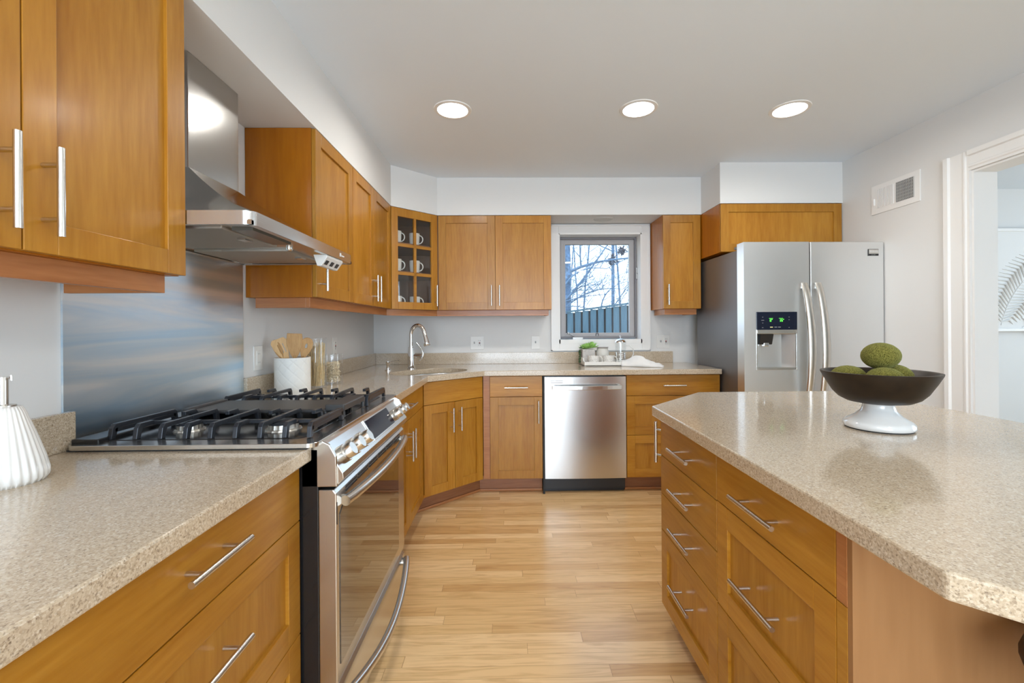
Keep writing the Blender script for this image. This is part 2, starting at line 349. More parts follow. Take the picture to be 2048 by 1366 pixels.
# soffits over the cabinets
sof = [(XL, YR), (XU, YR), (XU, 3.252), (-.565, YU), (1.564, YU), (1.564, 3.211), (XR, 3.211), (XR, YB), (XL, YB)]
struct(MB().prism(sof, 2.134, ZC).build('ceiling_soffit', wallM), 'white boxed soffit running above the wall cabinets')
struct(MB().box(XR-.014, XR, oy1+.13, 2.84, 0, .12).build('baseboard_right', trimM, bevel=.003))

# window_1
r = sroot('window_1', (.807, YB, 1.05), 'white cased window over the counter')
y0 = YB-.018
m1 = MB().box(.380, wx0, y0, YB, 1.03, 2.116).box(wx1, 1.236, y0, YB, 1.03, 2.116).box(wx0, wx1, y0, YB, wz1, 2.116).box(wx0, wx1, y0, YB, 1.03, wz0)
m1.box(.372, .384, y0-.008, YB, 1.022, 2.124).box(1.232, 1.244, y0-.008, YB, 1.022, 2.124).box(.372, 1.244, y0-.008, YB, 2.112, 2.124).box(.372, 1.244, y0-.008, YB, 1.022, 1.034)
m1.build('window_casing', trimM, r, bevel=.002)
MB().box(wx0-.001, wx0+.01, YB-.02, YB+wall_t, wz0, wz1).box(wx1-.01, wx1+.001, YB-.02, YB+wall_t, wz0, wz1).box(wx0, wx1, YB-.02, YB+wall_t, wz1-.01, wz1+.001).box(wx0, wx1, YB-.02, YB+wall_t, wz0-.001, wz0+.035).build('jamb', trimM, r)
fx0, fx1, fz0, fz1, fy = .455, 1.160, 1.124, 2.038, 3.955
def ring(mb, x0, x1, z0, z1, w, ya, yb):
    mb.box(x0, x0+w, ya, yb, z0, z1).box(x1-w, x1, ya, yb, z0, z1).box(x0+w, x1-w, ya, yb, z0, z0+w).box(x0+w, x1-w, ya, yb, z1-w, z1); return mb
ring(MB(), fx0, fx1, fz0, fz1, .017, fy, fy+.05).build('window_frame', frameM, r, bevel=.002)
sash = simple('sash_grey', (.42, .40, .40), .5)
ring(ring(MB(), fx0+.018, fx1-.018, fz0+.018, fz1-.018, .035, fy+.012, fy+.045), fx0+.05, fx1-.05, fz0+.03, fz1-.05, .012, fy+.008, fy+.05).build('sash', sash, r, bevel=.002)
MB().box(fx0+.05, fx1-.05, fy+.03, fy+.034, fz0+.04, fz1-.05).build('pane', paneM, r)
MB().tube([(.60, fy-.005, 1.138), (.565, fy-.03, 1.158), (.535, fy-.05, 1.175)], .006, 8).lathe((.532, fy-.052, 1.176), [(0, -.012), (.011, -.006), (.011, .006), (0, .012)], 12).box(.575, .665, fy-.03, fy+.0, 1.121, 1.138).build('crank_handle', stainMetal, r, smooth=40)
MB().box(1.150, 1.160, fy-.022, fy, 1.66, 1.76).tube([(1.157, fy-.02, 1.71), (1.172, fy-.04, 1.70), (1.176, fy-.05, 1.675)], .005, 8).build('latch', stainMetal, r, smooth=40)
pul = MB(); pul.tube([(.80-.012, fy+.004, 1.150), (.80-.009, fy+.0, 1.172), (.80+.009, fy+.0, 1.172), (.80+.012, fy+.004, 1.150)], .003, 6); pul.build('screen_pull', blackP, r)
# unseen rear glazing, added to go with the fill light
r = sroot('added_window', (.10, YR-.06, .2), 'unseen wide glazed opening added behind the camera for fill light')
mb = MB()
for x in (-1.0, .07, 1.14): mb.box(x, x+.06, YR-.10, YR-.03, .2, 2.25)
mb.box(-1.0, 1.2, YR-.10, YR-.03, .2, .27).box(-1.0, 1.2, YR-.10, YR-.03, 2.18, 2.25); mb.build('window_frame', trimM, r)

# ---------------------------------------------------------------- handles, doors, drawers
def handle_v(mb, u, z0, z1, n0):
    mb.tube([(u, n0+.034, z0), (u, n0+.034, z1)], .0062, 12)
    for z in (z0+.032, z1-.032): mb.tube([(u, n0-.001, z), (u, n0+.032, z)], .0046, 10)
def handle_h(mb, uc, z, n0, L=.17):
    mb.tube([(uc-L/2, n0+.034, z), (uc+L/2, n0+.034, z)], .0062, 12)
    for u in (uc-L/2+.035, uc+L/2-.035): mb.tube([(u, n0-.001, z), (u, n0+.032, z)], .0046, 10)
def front(root, O, N, kind, u0, u1, z0, z1, handle=None, shaker=True, st=.060, name=None):
    """a door or drawer front; plane n=0 is its outer face"""
    g = .0015; u0 += g; u1 -= g; z0 += g; z1 -= g; th = .019
    hz = (kind == 'drawer')
    if shaker:
        mb = MB().frame(O, N)
        mb.box(u0, u0+st, -th, 0, z0, z1).box(u1-st, u1, -th, 0, z0, z1).box(u0+st, u1-st, -th, 0, z0, z0+st).box(u0+st, u1-st, -th, 0, z1-st, z1)
        d = mb.build(kind, woodV if not hz else woodH, root, bevel=.0012)
        MB().frame(O, N).box(u0+st-.004, u1-st+.004, -th+.003, -.009, z0+st-.004, z1-st+.004).build('inset_panel', woodV, d)
    else:
        d = MB().frame(O, N).box(u0, u1, -th, 0, z0, z1).build(kind, woodH, root, bevel=.0015)
    if handle:
        mb = MB().frame(O, N)
        if handle[0] == 'v': handle_v(mb, handle[1], handle[2], handle[3], 0)
        else: handle_h(mb, handle[1], handle[2], 0, handle[3] if len(handle) > 3 else .17)
        mb.build('handle', nickel, d, smooth=40)
    return d
WZ0, WZ1 = 1.372, 2.134
def wall_cab(loc, O, N, Wd, D, label, splits, handles, z0=WZ0, rail=True, group='cherry wall cabinets', ends=(1, 1), ext=(0, 0)):
    """O = world point of left bottom corner of the door faces (z=0)"""
    t = thing('wall_cabinet', loc, label, 'cabinet', group)
    MB().frame(O, N).box(0, Wd, -D, -.020, z0, WZ1-.001).build('cabinet_body', woodSide, t, bevel=.001)
    for i in range(len(splits)-1):
        front(t, O, N, 'door', splits[i], splits[i+1], z0, WZ1-.003, handles[i])
    if rail:
        a = .022 if ends[0] else -ext[0]; b = Wd-.022 if ends[1] else Wd+ext[1]
        mb = MB().frame(O, N).box(a, b, -.058, -.040, z0-.046, z0)
        if ends[0]: mb.box(a, a+.018, -D+.03, -.058, z0-.046, z0)
        if ends[1]: mb.box(b-.018, b, -D+.03, -.058, z0-.046, z0)
        mb.build('light_rail', woodRail, t, bevel=.001)
    return t
LX = (1, 0); BY = (0, -1)
hz0, hz1 = 1.403, 1.568
DW_ = .310
# left wall, near the camera
wall_cab((-1.0, .79, WZ0), (XU, .395, 0), LX, .794, XU-XL-.001, 'cherry wall cabinet left of the steel hood, nearest the camera, two doors', [0, .398, .794], [('v', .360, hz0, hz1), ('v', .432, hz0, hz1)])
wall_cab((-1.0, 2.2, WZ0), (XU, 1.986, 0), LX, .471, XU-XL-.001, 'single door cherry wall cabinet directly right of the steel hood', [0, .471], [('v', .038, hz0, hz1)], ends=(1, 0))
wall_cab((-1.0, 2.85, WZ0), (XU, 2.459, 0), LX, .786, XU-XL-.001, 'two door cherry wall cabinet between the hood side cabinet and the glass corner cabinet', [0, .381, .786], [('v', .345, hz0, hz1), ('v', .417, hz0, hz1)], ends=(0, 0), ext=(0, .020))
wall_cab((-.1, YB, WZ0), (-.560, YU, 0), BY, .909, YB-YU-.001, 'two door cherry wall cabinet on the back wall left of the window', [0, .457, .909], [('v', .425, hz0, hz1), ('v', .490, hz0, hz1)], ends=(0, 1), ext=(.020, 0))
wall_cab((1.4, YB, WZ0), (1.253, YU, 0), BY, .307, YB-YU-.001, 'narrow single door cherry wall cabinet between the window and the fridge', [0, .307], [('v', .035, hz0, hz1)], ends=(1, 1))
wall_cab((2.0, YB, 1.78), (1.566, 3.211, 0), BY, .905, YB-3.211-.001, 'wide cherry cabinet above the stainless fridge with one horizontal panel', [0, .905], [None], z0=1.775, rail=False)

# glazed corner wall cabinet
A2, B2 = Vector((XU, 3.252)), Vector((-.565, YU))
Ud = (B2-A2).normalized(); Nd = Vector((Ud.y, -Ud.x)); Wg = (B2-A2).length
t = thing('glass_door_cabinet', (-.95, 3.6, WZ0), 'cherry corner wall cabinet with a six pane glass door showing white mugs', 'cabinet', None)
O = (A2.x, A2.y, 0)
inset = .02
p1 = A2 - Nd*inset; p2 = B2 - Nd*inset
poly = [(XL+.002, 3.250), (p1.x, 3.250), (p2.x, p2.y), (-.562, YB-.002), (XL+.002, YB-.002)]
mb = MB()
for z in (WZ0, 1.662-.018, 1.878-.018, WZ1-.02): mb.prism(poly, z, z+.018)
mb.box(XL+.002, p1.x, 3.247, 3.262, WZ0, WZ1).box(-.575, -.561, p2.y+.0, YB-.002, WZ0, WZ1)
mb.box(XL+.002, XL+.012, 3.25, YB-.002, WZ0, WZ1).box(XL+.002, -.562, YB-.012, YB-.002, WZ0, WZ1)
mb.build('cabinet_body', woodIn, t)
st = .056; zb, zt_ = WZ0+.0015, WZ1-.003; g = .002
mb = MB().frame(O, (Nd.x, Nd.y))
mb.box(g, st, -.019, 0, zb, zt_).box(Wg-st, Wg-g, -.019, 0, zb, zt_).box(st, Wg-st, -.019, 0, zb, zb+.055).box(st, Wg-st, -.019, 0, zt_-.062, zt_)
d = mb.build('door', woodV, t, bevel=.0012)
zi0, zi1 = zb+.055, zt_-.062
mb = MB().frame(O, (Nd.x, Nd.y)); mid = Wg/2
mb.box(mid-.010, mid+.010, -.017, -.001, zi0, zi1)
for z in (zi0+(zi1-zi0)/3, zi0+2*(zi1-zi0)/3): mb.box(st, Wg-st, -.017, -.001, z-.011, z+.011)
mb.build('glazing_bars', woodH, d)
MB().frame(O, (Nd.x, Nd.y)).box(st-.003, Wg-st+.003, -.016, -.013, zi0-.003, zi1+.003).build('pane', cabGlass, d)
mb = MB().frame(O, (Nd.x, Nd.y)); handle_v(mb, Wg-.028, hz0, hz1, 0); mb.build('handle', nickel, d, smooth=40)
MB().frame(O, (Nd.x, Nd.y)).box(-.019, Wg+.019, -.058, -.040, WZ0-.046, WZ0).build('light_rail', woodRail, t)

# ---------------------------------------------------------------- base cabinets
BZ0, BZ1 = .114, .872
def base_cab(loc, O, N, Wd, label, fronts, D=.595, kick=True, filler=None, group='cherry base cabinets', body=woodSide, kx=(0, 0)):
    t = thing('base_cabinet', loc, label, 'cabinet', group)
    MB().frame(O, N).box(0, Wd, -D, -.020, BZ0, .8745).build('cabinet_body', body, t, bevel=.001)
    if filler: MB().frame(O, N).box(filler[0], filler[1], -.020, -.004, BZ0, BZ1).build('filler_strip', woodRail, t)
    for f in fronts: front(t, O, N, *f)
    if kick:
        MB().frame(O, N).box(-kx[0], Wd+kx[1], -.10, -.08, 0, BZ0).build('toe_kick', woodKick, t)
        MB().frame(O, N).box(-kx[0], Wd+kx[1], -.08, -.066, 0, .018).build('shoe_moulding', woodRail, t, bevel=.004)
    return t
DWd = .7185
def drawers_left(y0, w, label):
    base_cab((-.86, y0+w/2, 0), (XB, y0, 0), LX, w, label, [
        ('drawer', 0, w, DWd, BZ1, ('h', w/2, .806), False), ('drawer', 0, w, .418, DWd, ('h', w/2, .605), True), ('drawer', 0, w, BZ0, .418, ('h', w/2, .30), True)])
drawers_left(.455, .728, 'cherry three drawer base cabinet left of the gas range')
drawers_left(-.275, .728, 'cherry three drawer base cabinet nearest the camera at the left wall')
base_cab((-.86, 2.4, 0), (XB, 1.968, 0), LX, .905, 'cherry base cabinet right of the gas range with one drawer over two doors', [
    ('drawer', 0, .905, DWd, BZ1, ('h', .485, .80), False), ('door', 0, .485, BZ0, DWd, ('v', .448, .50, .665), True), ('door', .485, .905, BZ0, DWd, ('v', .520, .50, .665), True)], kx=(0, .045))
# sink corner cabinet
A3, B3 = Vector((XB, 2.892)), Vector((-.193, YBF)); Ub = (B3-A3).normalized(); Nb = Vector((Ub.y, -Ub.x)); Wb = (B3-A3).length
t = thing('sink_cabinet', (-.75, 3.4, 0), 'diagonal cherry corner sink base cabinet with two doors under the faucet', 'cabinet', None)
q1, q2 = A3-Nb*.02, B3-Nb*.02
mb = MB(); k = .018
cpoly = [(XL+.01, 2.878), (q1.x, 2.878), (q2.x, q2.y), (q2.x, YB-.01), (XL+.01, YB-.01)]
mb.prism(cpoly, BZ0, BZ0+k)
mb.box(XL+.01, q1.x, 2.876, 2.876+k, BZ0, .8745).box(q2.x-k, q2.x, q2.y, YB-.01, BZ0, .8745)
mb.frame((q1.x, q1.y, 0), (Nb.x, Nb.y)).box(0, Wb, -k, 0, BZ0, .8745)
mb.build('cabinet_body', woodSide, t)
O = (A3.x, A3.y, 0)
front(t, O, (Nb.x, Nb.y), 'drawer', 0, Wb, DWd, BZ1, None, False)
front(t, O, (Nb.x, Nb.y), 'door', 0, Wb*.5, BZ0, DWd, ('v', Wb*.5-.034, .515, .680))
front(t, O, (Nb.x, Nb.y), 'door', Wb*.5, Wb, BZ0, DWd, ('v', Wb*.5+.034, .515, .680))
MB().frame(O, (Nb.x, Nb.y)).box(-.036, Wb+.036, -.10, -.08, 0, BZ0).build('toe_kick', woodKick, t)
MB().frame(O, (Nb.x, Nb.y)).box(-.034, Wb+.034, -.08, -.066, 0, .018).build('shoe_moulding', woodRail, t, bevel=.004)
# back run
base_cab((.05, YB, 0), (-.190, YBF, 0), BY, .436, 'narrow cherry base cabinet with one drawer over one door left of the dishwasher',
    [('drawer', .048, .436, DWd, BZ1, ('h', .242, .790), False), ('door', .048, .436, BZ0, DWd, ('v', .405, .528, .693), True)], filler=(0, .047), kx=(.034, 0))
w = .697
base_cab((1.2, YB, 0), (.869, YBF, 0), BY, w, 'cherry base cabinet with three stacked drawers between dishwasher and fridge',
    [('drawer', 0, w, DWd, BZ1, ('h', w/2, .795), False), ('drawer', 0, w, .427, DWd, ('h', w/2, .57), True), ('drawer', 0, w, BZ0, .427, ('h', w/2, .27), True)])

# ---------------------------------------------------------------- dishwasher
t = thing('dishwasher', (.56, YB-.3, 0), 'stainless dishwasher under the counter below the window', 'dishwasher')
MB().box(.253, .862, YBF+.03, YB-.05, .03, .868).build('tub', blackP, t)
dm = MB(); nx = 12; x0, x1 = .263, .864
prof = [(x0 + (x1-x0)*i/nx, YBF - .006*(1-(2*i/nx-1)**2)) for i in range(nx+1)]
dm.prism([(x0, YBF+.03)] + prof + [(x1, YBF+.03)], .112, .862); d = dm.build('door', steelV, t, smooth=20)
hp = []; n_ = 14
mb = MB(); hx0, hx1 = .315, .826
P = [(hx0+(hx1-hx0)*i/n_, YBF-.030-.022*math.sin(PI*i/n_)) for i in range(n_+1)]
mb.prism(P + [(x, y-.012) for x, y in P[::-1]], .772, .803)
mb.box(hx0, hx0+.02, YBF-.034, YBF-.002, .774, .801).box(hx1-.02, hx1, YBF-.034, YBF-.002, .774, .801)
mb.build('handle', steelH, d, bevel=.003)
MB().box(.306, .398, YBF-.009, YBF, .818, .822).box(.306, .398, YBF-.009, YBF, .832, .836).build('badge', greyPrint, d)
mb = MB().box(.254, .862, YBF+.060, YBF+.075, .0, .115); mb.box(.254, .862, YBF+.056, YBF+.062, .045, .05)
for x in (.268, .848): mb.frame((x, YBF+.06, .04), (0, -1)).tube([(0, 0, 0), (0, .005, 0)], .006, 10); mb.F = Matrix.Identity(4)
mb.build('kick_plate', blackP, t, bevel=.002)
MB().box(.2475, .262, YBF+.002, YBF+.02, .0, .872).build('side_gap_strip', rubber, t)  # black strip filling the gap left of the dishwasher door

# ---------------------------------------------------------------- worktops
def slab(name, poly, hole, z0, z1, mtl, parent=None, loc=None, bevel=.004):
    bm = bmesh.new(); mb = MB(); mb.bm.free(); mb.bm = bm
    loops = [poly] + ([hole] if hole else [])
    for z in (z0, z1):
        edges = []
        for lp in loops:
            vs = [bm.verts.new((x, y, z)) for x, y in lp]
            edges += [bm.edges.new((vs[i], vs[(i+1) % len(vs)])) for i in range(len(vs))]
        bmesh.ops.triangle_fill(bm, edges=edges, use_beauty=True)
    vs = list(bm.verts); tot = sum(len(l_) for l_ in loops); off = 0
    for lp in loops:
        n = len(lp)
        for i in range(n):
            j = (i+1) % n; a, b_ = vs[off+i], vs[off+j]; c, d_ = vs[tot+off+i], vs[tot+off+j]; bm.faces.new([a, b_, d_, c])
        off += n
    return mb.build(name, mtl, parent, bevel=bevel, loc=loc)
CZ0, CZ1 = .876, .914
EX = XB+.031; EY = YBF-.031
t = thing('countertop', (-.85, .7, CZ0), 'speckled tan stone countertop left of the gas range', 'countertop')
MB().box(XL+.002, EX, -.28, 1.187, CZ0, CZ1).build('worktop', stone, t, bevel=.004)
MB().box(XL+.002, XL+.021, -.28, 1.19, CZ1, 1.014).build('backsplash', stone, t, bevel=.002)
t = thing('countertop', (-.3, 3.4, CZ0), 'speckled tan stone countertop with the sink, running along the back wall to the fridge', 'countertop')
# sink hole
SCN = Vector((-.575, 3.205)); hole = []
for i in range(40):
    a = 2*PI*i/40; hole.append(tuple(SCN + Ub*.290*math.copysign(abs(math.cos(a))**.85, math.cos(a)) + Nb*.195*math.copysign(abs(math.sin(a))**.85, math.sin(a))))
c1 = A3 + Nb*.031; c2 = B3 + Nb*.031
# intersect diagonal with the two straight edges
def ix(p, d, X=None, Y=None):
    k = (X-p.x)/d.x if X is not None else (Y-p.y)/d.y
    return (p.x+d.x*k, p.y+d.y*k)
pl = [(XL+.002, 1.963), (EX, 1.963), ix(c1, Ub, X=EX), ix(c1, Ub, Y=EY), (1.567, EY), (1.567, YB-.002), (XL+.002, YB-.002)]
slab('worktop', pl, hole[::-1], CZ0, CZ1, stone, t)
mb = MB().box(XL+.002, XL+.021, 1.958, YB-.002, CZ1, 1.014); mb.build('backsplash', stone, t, bevel=.002)
mb = MB().box(XL+.021, 1.440, YB-.021, YB-.002, CZ1, 1.012); mb.build('backsplash', stone, t, bevel=.002)
# undermount sink
mb = MB(); rings = []
def sinkring(s, z): return [mb.v((*(SCN + (Vector(h)-SCN)*s), z)) for h in hole]
for s, z in ((1.06, CZ0-.001), (1.0, CZ0-.001), (.985, .86), (.94, .73), (.85, .715), (.3, .710), (.08, .705)): rings.append(sinkring(s, z))
for a, b_ in zip(rings, rings[1:]):
    for k in range(40): j = (k+1) % 40; mb.face([a[k], a[j], b_[j], b_[k]])
mb.face(rings[-1]); so = mb.build('sink', steelH, None, smooth=50, loc=(SCN.x, SCN.y, .70)); tag(so, 'oval stainless undermount sink set in the corner countertop', 'sink')
so.modifiers.new('solid', 'SOLIDIFY').thickness = .0015

# ---------------------------------------------------------------- faucet and soap pump
fxp, fyp = -.757, 3.425
t = thing('faucet', (fxp, fyp, CZ1), 'chrome gooseneck faucet with side lever behind the corner sink', 'faucet')
dr = Vector((1.0, -.35)).normalized()
mb = MB().lathe((fxp, fyp, CZ1), [(0, 0), (.032, 0), (.032, .008), (.027, .012), (.026, .13), (.022, .17), (.0, .17)], 28)
mb.build('faucet_body', chrome, t, smooth=40)
pts = [(fxp, fyp, CZ1+.12), (fxp, fyp, CZ1+.24)]; R_ = .058
for i in range(0, 17):
    a = PI - (PI*.93)*i/16; c_ = Vector((fxp, fyp)) + dr*R_
    pts.append((c_.x+dr.x*R_*math.cos(a), c_.y+dr.y*R_*math.cos(a), CZ1+.265+R_*1.25*math.sin(a)))
MB().tube(pts, .0145, 16).build('spout', chrome, t, smooth=60)
e = Vector(pts[-1]); e0 = Vector(pts[-2]); dd = (e-e0).normalized()
MB().tube([e-dd*.01, e+dd*.03, e+dd*.075, e+dd*.10, e+dd*.104], [.0155, .017, .023, .027, .022], 18).build('spray_head', chrome, t, smooth=60)
lv = Vector((1, -.12, 0)).normalized(); q = Vector((fxp, fyp, CZ1+.098))
MB().tube([q, q+lv*.085], .0165, 18).build('valve', chrome, t, smooth=50)
q2_ = q+lv*.078
MB().tube([q2_+Vector((0, 0, -.035))-lv*.012, q2_+Vector((0, 0, -.012))+lv*.012, q2_+lv*.018+Vector((0, 0, .02)), q2_+lv*.005+Vector((0, 0, .055)), q2_-lv*.02+Vector((0, 0, .09)), q2_-lv*.034+Vector((0, 0, .104))], [.004, .006, .0065, .0055, .005, .009], 10).build('lever', chrome, t, smooth=60)
sx_, sy_ = -.905, 3.31
t = thing('soap_pump', (sx_, sy_, CZ1), 'small chrome soap pump set in the countertop left of the faucet', 'soap dispenser')
MB().lathe((sx_, sy_, CZ1), [(0, 0), (.022, 0), (.022, .006), (.014, .01), (.013, .045), (.017, .05), (.017, .068), (0, .07)], 20).build('pump_body', chrome, t, smooth=40)
MB().tube([(sx_, sy_, CZ1+.06), (sx_+.04, sy_-.01, CZ1+.066), (sx_+.085, sy_-.02, CZ1+.075)], [.006, .0045, .004], 10).build('nozzle', chrome, t, smooth=40)

# ---------------------------------------------------------------- gas range
RY0, RY1 = 1.191, 1.953
t = thing('gas_range', (-.85, 1.572, 0), 'stainless slide-in gas range with black grates at the left wall', 'range')
MB().box(-1.16, -.516, RY0, RY1, .02, .905).build('range_body', blackE, t, bevel=.002)
# cooktop deck
def rr(x0, x1, y0, y1, r, n=5, corners=(0, 1, 2, 3)):
    out = []
    for ci, (cx, cy, a0) in enumerate(((x1-r, y1-r, 0), (x0+r, y1-r, 90), (x0+r, y0+r, 180), (x1-r, y0+r, 270))):
        if ci in corners:
            for i in range(n+1): a = math.radians(a0+90*i/n); out.append((cx+r*math.cos(a), cy+r*math.sin(a)))
        else: out.append(((x1 if ci in (0, 3) else x0), (y1 if ci in (0, 1) else y0)))
    return out
dk = slab('cooktop', rr(-1.150, -.505, 1.150, 1.993, .022), None, .919, .931, steelH, t, bevel=.0025)
MB().prism(rr(-1.115, -.560, 1.205, 1.938, .03), .9305, .9325).build('burner_tray', blackE, dk, bevel=.001)
MB().box(-1.155, -1.085, 1.175, 1.97, .929, .942).build('rear_vent_trim', blackE, t, bevel=.003)
MB().box(-1.148, -.53, 1.156, 1.987, .9145, .919).build('deck_gasket', rubber, t)
def burner(x, y, R, lab='burner'):
    b_ = MB().lathe((x, y, .932), [(0, 0), (R*1.1, 0), (R*1.05, .005), (R*.9, .006), (R*.88, .018), (0, .018)], 36, flute=.03, nf=18).build('burner', alu, t, smooth=30)
    MB().lathe((x, y, .9505), [(0, 0), (R*.92, 0), (R*.94, .004), (R*.85, .0075), (0, .009)], 36).build('burner_cap', iron, b_, smooth=40)
for x, y, R in ((-.67, 1.315, .045), (-.945, 1.315, .036), (-.81, 1.572, .04), (-.67, 1.825, .04), (-.945, 1.825, .036)): burner(x, y, R)
def grate(ya, yb):
    g = MB(); za, zb_ = .962, .973; xa, xb = -1.085, -.548; h = .006; ym = (ya+yb)/2
    n = 8; step = (xb-xa)/n
    g.box(xa, xb, ym-h, ym+h, .948, .959)                           # spine along x
    for x in (xa, xb): g.box(x-h, x+h, ya+.012, yb-.012, .95, .962)
    for i in range(n+1):
        x = xa+step*i; long = (i % 2 == 0)
        for s, ye in ((1, ya), (-1, yb)):
            L = (yb-ya)/2 if long else .062
            yi = ye+s*L
            prof = [(ye+s*.0, .9325), (ye+s*.014, .9325), (ye+s*.022, za-.002), (yi, za), (yi, zb_), (ye+s*.014, zb_), (ye+s*.005, za)]
            A = [g.v((x-h, y, z)) for y, z in prof]; B = [g.v((x+h, y, z)) for y, z in prof]
            g.face(A); g.face(B[::-1])
            for k_ in range(len(prof)): j = (k_+1) % len(prof); g.face([A[j], A[k_], B[k_], B[j]])
    return g.build('grate', iron, t, bevel=.0012)
grate(1.208, 1.452); grate(1.692, 1.936)
g = MB().prism(rr(-1.075, -.60, 1.468, 1.676, .02), .950, .962); g.box(-.612, -.548, 1.468, 1.676, .955, .978).box(-1.085, -1.06, 1.468, 1.676, .9325, .968)
for x in (-1.05, -.62, -.56):
    for y in (1.47, 1.665): g.box(x, x+.012, y, y+.012, .9325, .955)
g.build('griddle_plate', griddleM, t, bevel=.004)
# bowed control panel
prof = [(-.56, .919), (-.508, .925), (-.500, .915), (-.452, .838), (-.450, .822), (-.468, .803), (-.56, .803)]
MB().extr(prof, RY0+.008, RY1-.008).build('control_panel', steelH, t, bevel=.002)
capp = [(-.56, .922), (-.505, .926), (-.485, .916), (-.468, .885), (-.466, .803), (-.56, .803)]
MB().extr(capp, RY0, RY0+.010).build('end_cap', steelV, t, bevel=.002); MB().extr(capp, RY1-.010, RY1).build('end_cap', steelV, t, bevel=.002)
fn = Vector((.077, 0, .048)).normalized(); fu = Vector((0, 1, 0)); fv = fn.cross(fu)   # face frame
def on_face(y, s): return Vector((-.500, y, .915)) + Vector((.048, 0, -.077))*s
for y in (1.262, 1.338, 1.414, 1.815, 1.880, 1.935-.002):
    c_ = on_face(y, .56); Rk = .026 if y < 1.6 else .023
    k_ = MB().tube([c_-fn*.002, c_+fn*.010, c_+fn*.012], [Rk, Rk, Rk*.93], 28).tube([c_+fn*.012, c_+fn*.030, c_+fn*.034], [Rk*.82, Rk*.80, Rk*.70], 28)
    k_.build('knob', nickel, t, smooth=35)
c0 = on_face(1.635, .44); M_ = Matrix((fu, fv, fn)).transposed().to_4x4(); M_.translation = c0
mb = MB(); mb.F = M_; mb.box(-.137, .137, -.040, .040, 0, .004); d = mb.build('display_frame', nickel, t, bevel=.001)
mb = MB(); mb.F = M_; mb.box(-.130, .130, -.034, .034, .0035, .0052); mb.build('display_screen', panelGlass, d)
# oven door
dx0, dx1 = -.516, -.468
mb = MB().extr([(dx0, .262), (dx1-.004, .262), (dx1, .268), (dx1, .785), (dx1-.008, .795), (dx0, .795)], RY0+.001, RY1-.001)
od = mb.build('oven_door', steelV, t, bevel=.003)
mb = MB(); gy0, gy1 = 1.214, 1.850
gp = [(gy0, .309), (gy1, .309), (gy1, .726), (gy1-.05, .742), (gy0+.03, .742), (gy0, .72)]
mb.extr(gp, dx1-.002, dx1+.002, axis='x'); mb.build('oven_window', simple('oven_glass', (.02, .012, .008), .04, coat=1, spec=1), od)
mb = MB()
for i in range(6):
    for k_ in range(2):
        ys = 1.26+i*.105; mb.box(dx1-.012, dx1+.0015, ys, ys+.092, .766+k_*.010, .7715+k_*.010)
mb.build('vent_slots', blackP, od)
def bow(y0, y1, xe, xm, z, r, ztop=0):
    p = []
    for i in range(21):
        f_ = i/20; p.append((xe+(xm-xe)*math.sin(PI*f_)**.8, y0+(y1-y0)*f_, z+ztop*math.sin(PI*f_)))
    return p
mb = MB().tube(bow(RY0+.035, RY1-.035, -.456, -.430, .752, .014), .0145, 16)
for y in (RY0+.05, RY1-.05): mb.tube([(dx1-.002, y, .752), (-.446, y, .752)], .013, 12)
mb.build('door_handle', nickel, od, smooth=60)
MB().box(-.515, -.4665, RY0+.004, RY0+.006, .70, .76).build('door_side_slot', blackP, od)
mb = MB().extr([(dx0, .07), (dx1-.006, .07), (dx1, .08), (dx1, .240), (dx1-.010, .252), (dx0, .254)], RY0+.001, RY1-.001)
dd_ = mb.build('warming_drawer', steelV, t, bevel=.003)
mb = MB().tube(bow(RY0+.02, RY1-.02, -.455, -.420, .222, .0135, -.045), .0135, 16)
for y in (RY0+.035, RY1-.035): mb.tube([(dx1-.002, y, .212), (-.445, y, .212)], .012, 12)
mb.build('drawer_handle', nickel, dd_, smooth=60)
MB().box(-1.1, -.55, RY0+.03, RY1-.03, 0, .07).build('range_base', blackP, t)
# steel wall panel behind
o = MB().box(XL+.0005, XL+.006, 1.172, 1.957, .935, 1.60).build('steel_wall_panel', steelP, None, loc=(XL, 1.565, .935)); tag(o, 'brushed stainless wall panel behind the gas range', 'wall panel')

# ---------------------------------------------------------------- range hood
HB, HT, HX, HY0, HY1 = 1.512, 1.550, -.686, 1.190, 1.950
t = thing('range_hood', (-.95, 1.57, HB), 'stainless chimney range hood above the gas range', 'range hood')
po = rr(XL+.004, HX, HY0, HY1, .028, corners=(0, 3))
mb = MB(); pi_ = [(XL+.022, HY0+.016), (HX-.02, HY0+.016), (HX-.02, HY1-.016), (XL+.022, HY1-.016)]
ot = [mb.v((x, y, HT)) for x, y in po]; ob_ = [mb.v((x, y, HB)) for x, y in po]
n_ = len(po)
for i in range(n_): j = (i+1) % n_; mb.face([ob_[i], ob_[j], ot[j], ot[i]])
mb.build('rim', steelH, t, smooth=30)
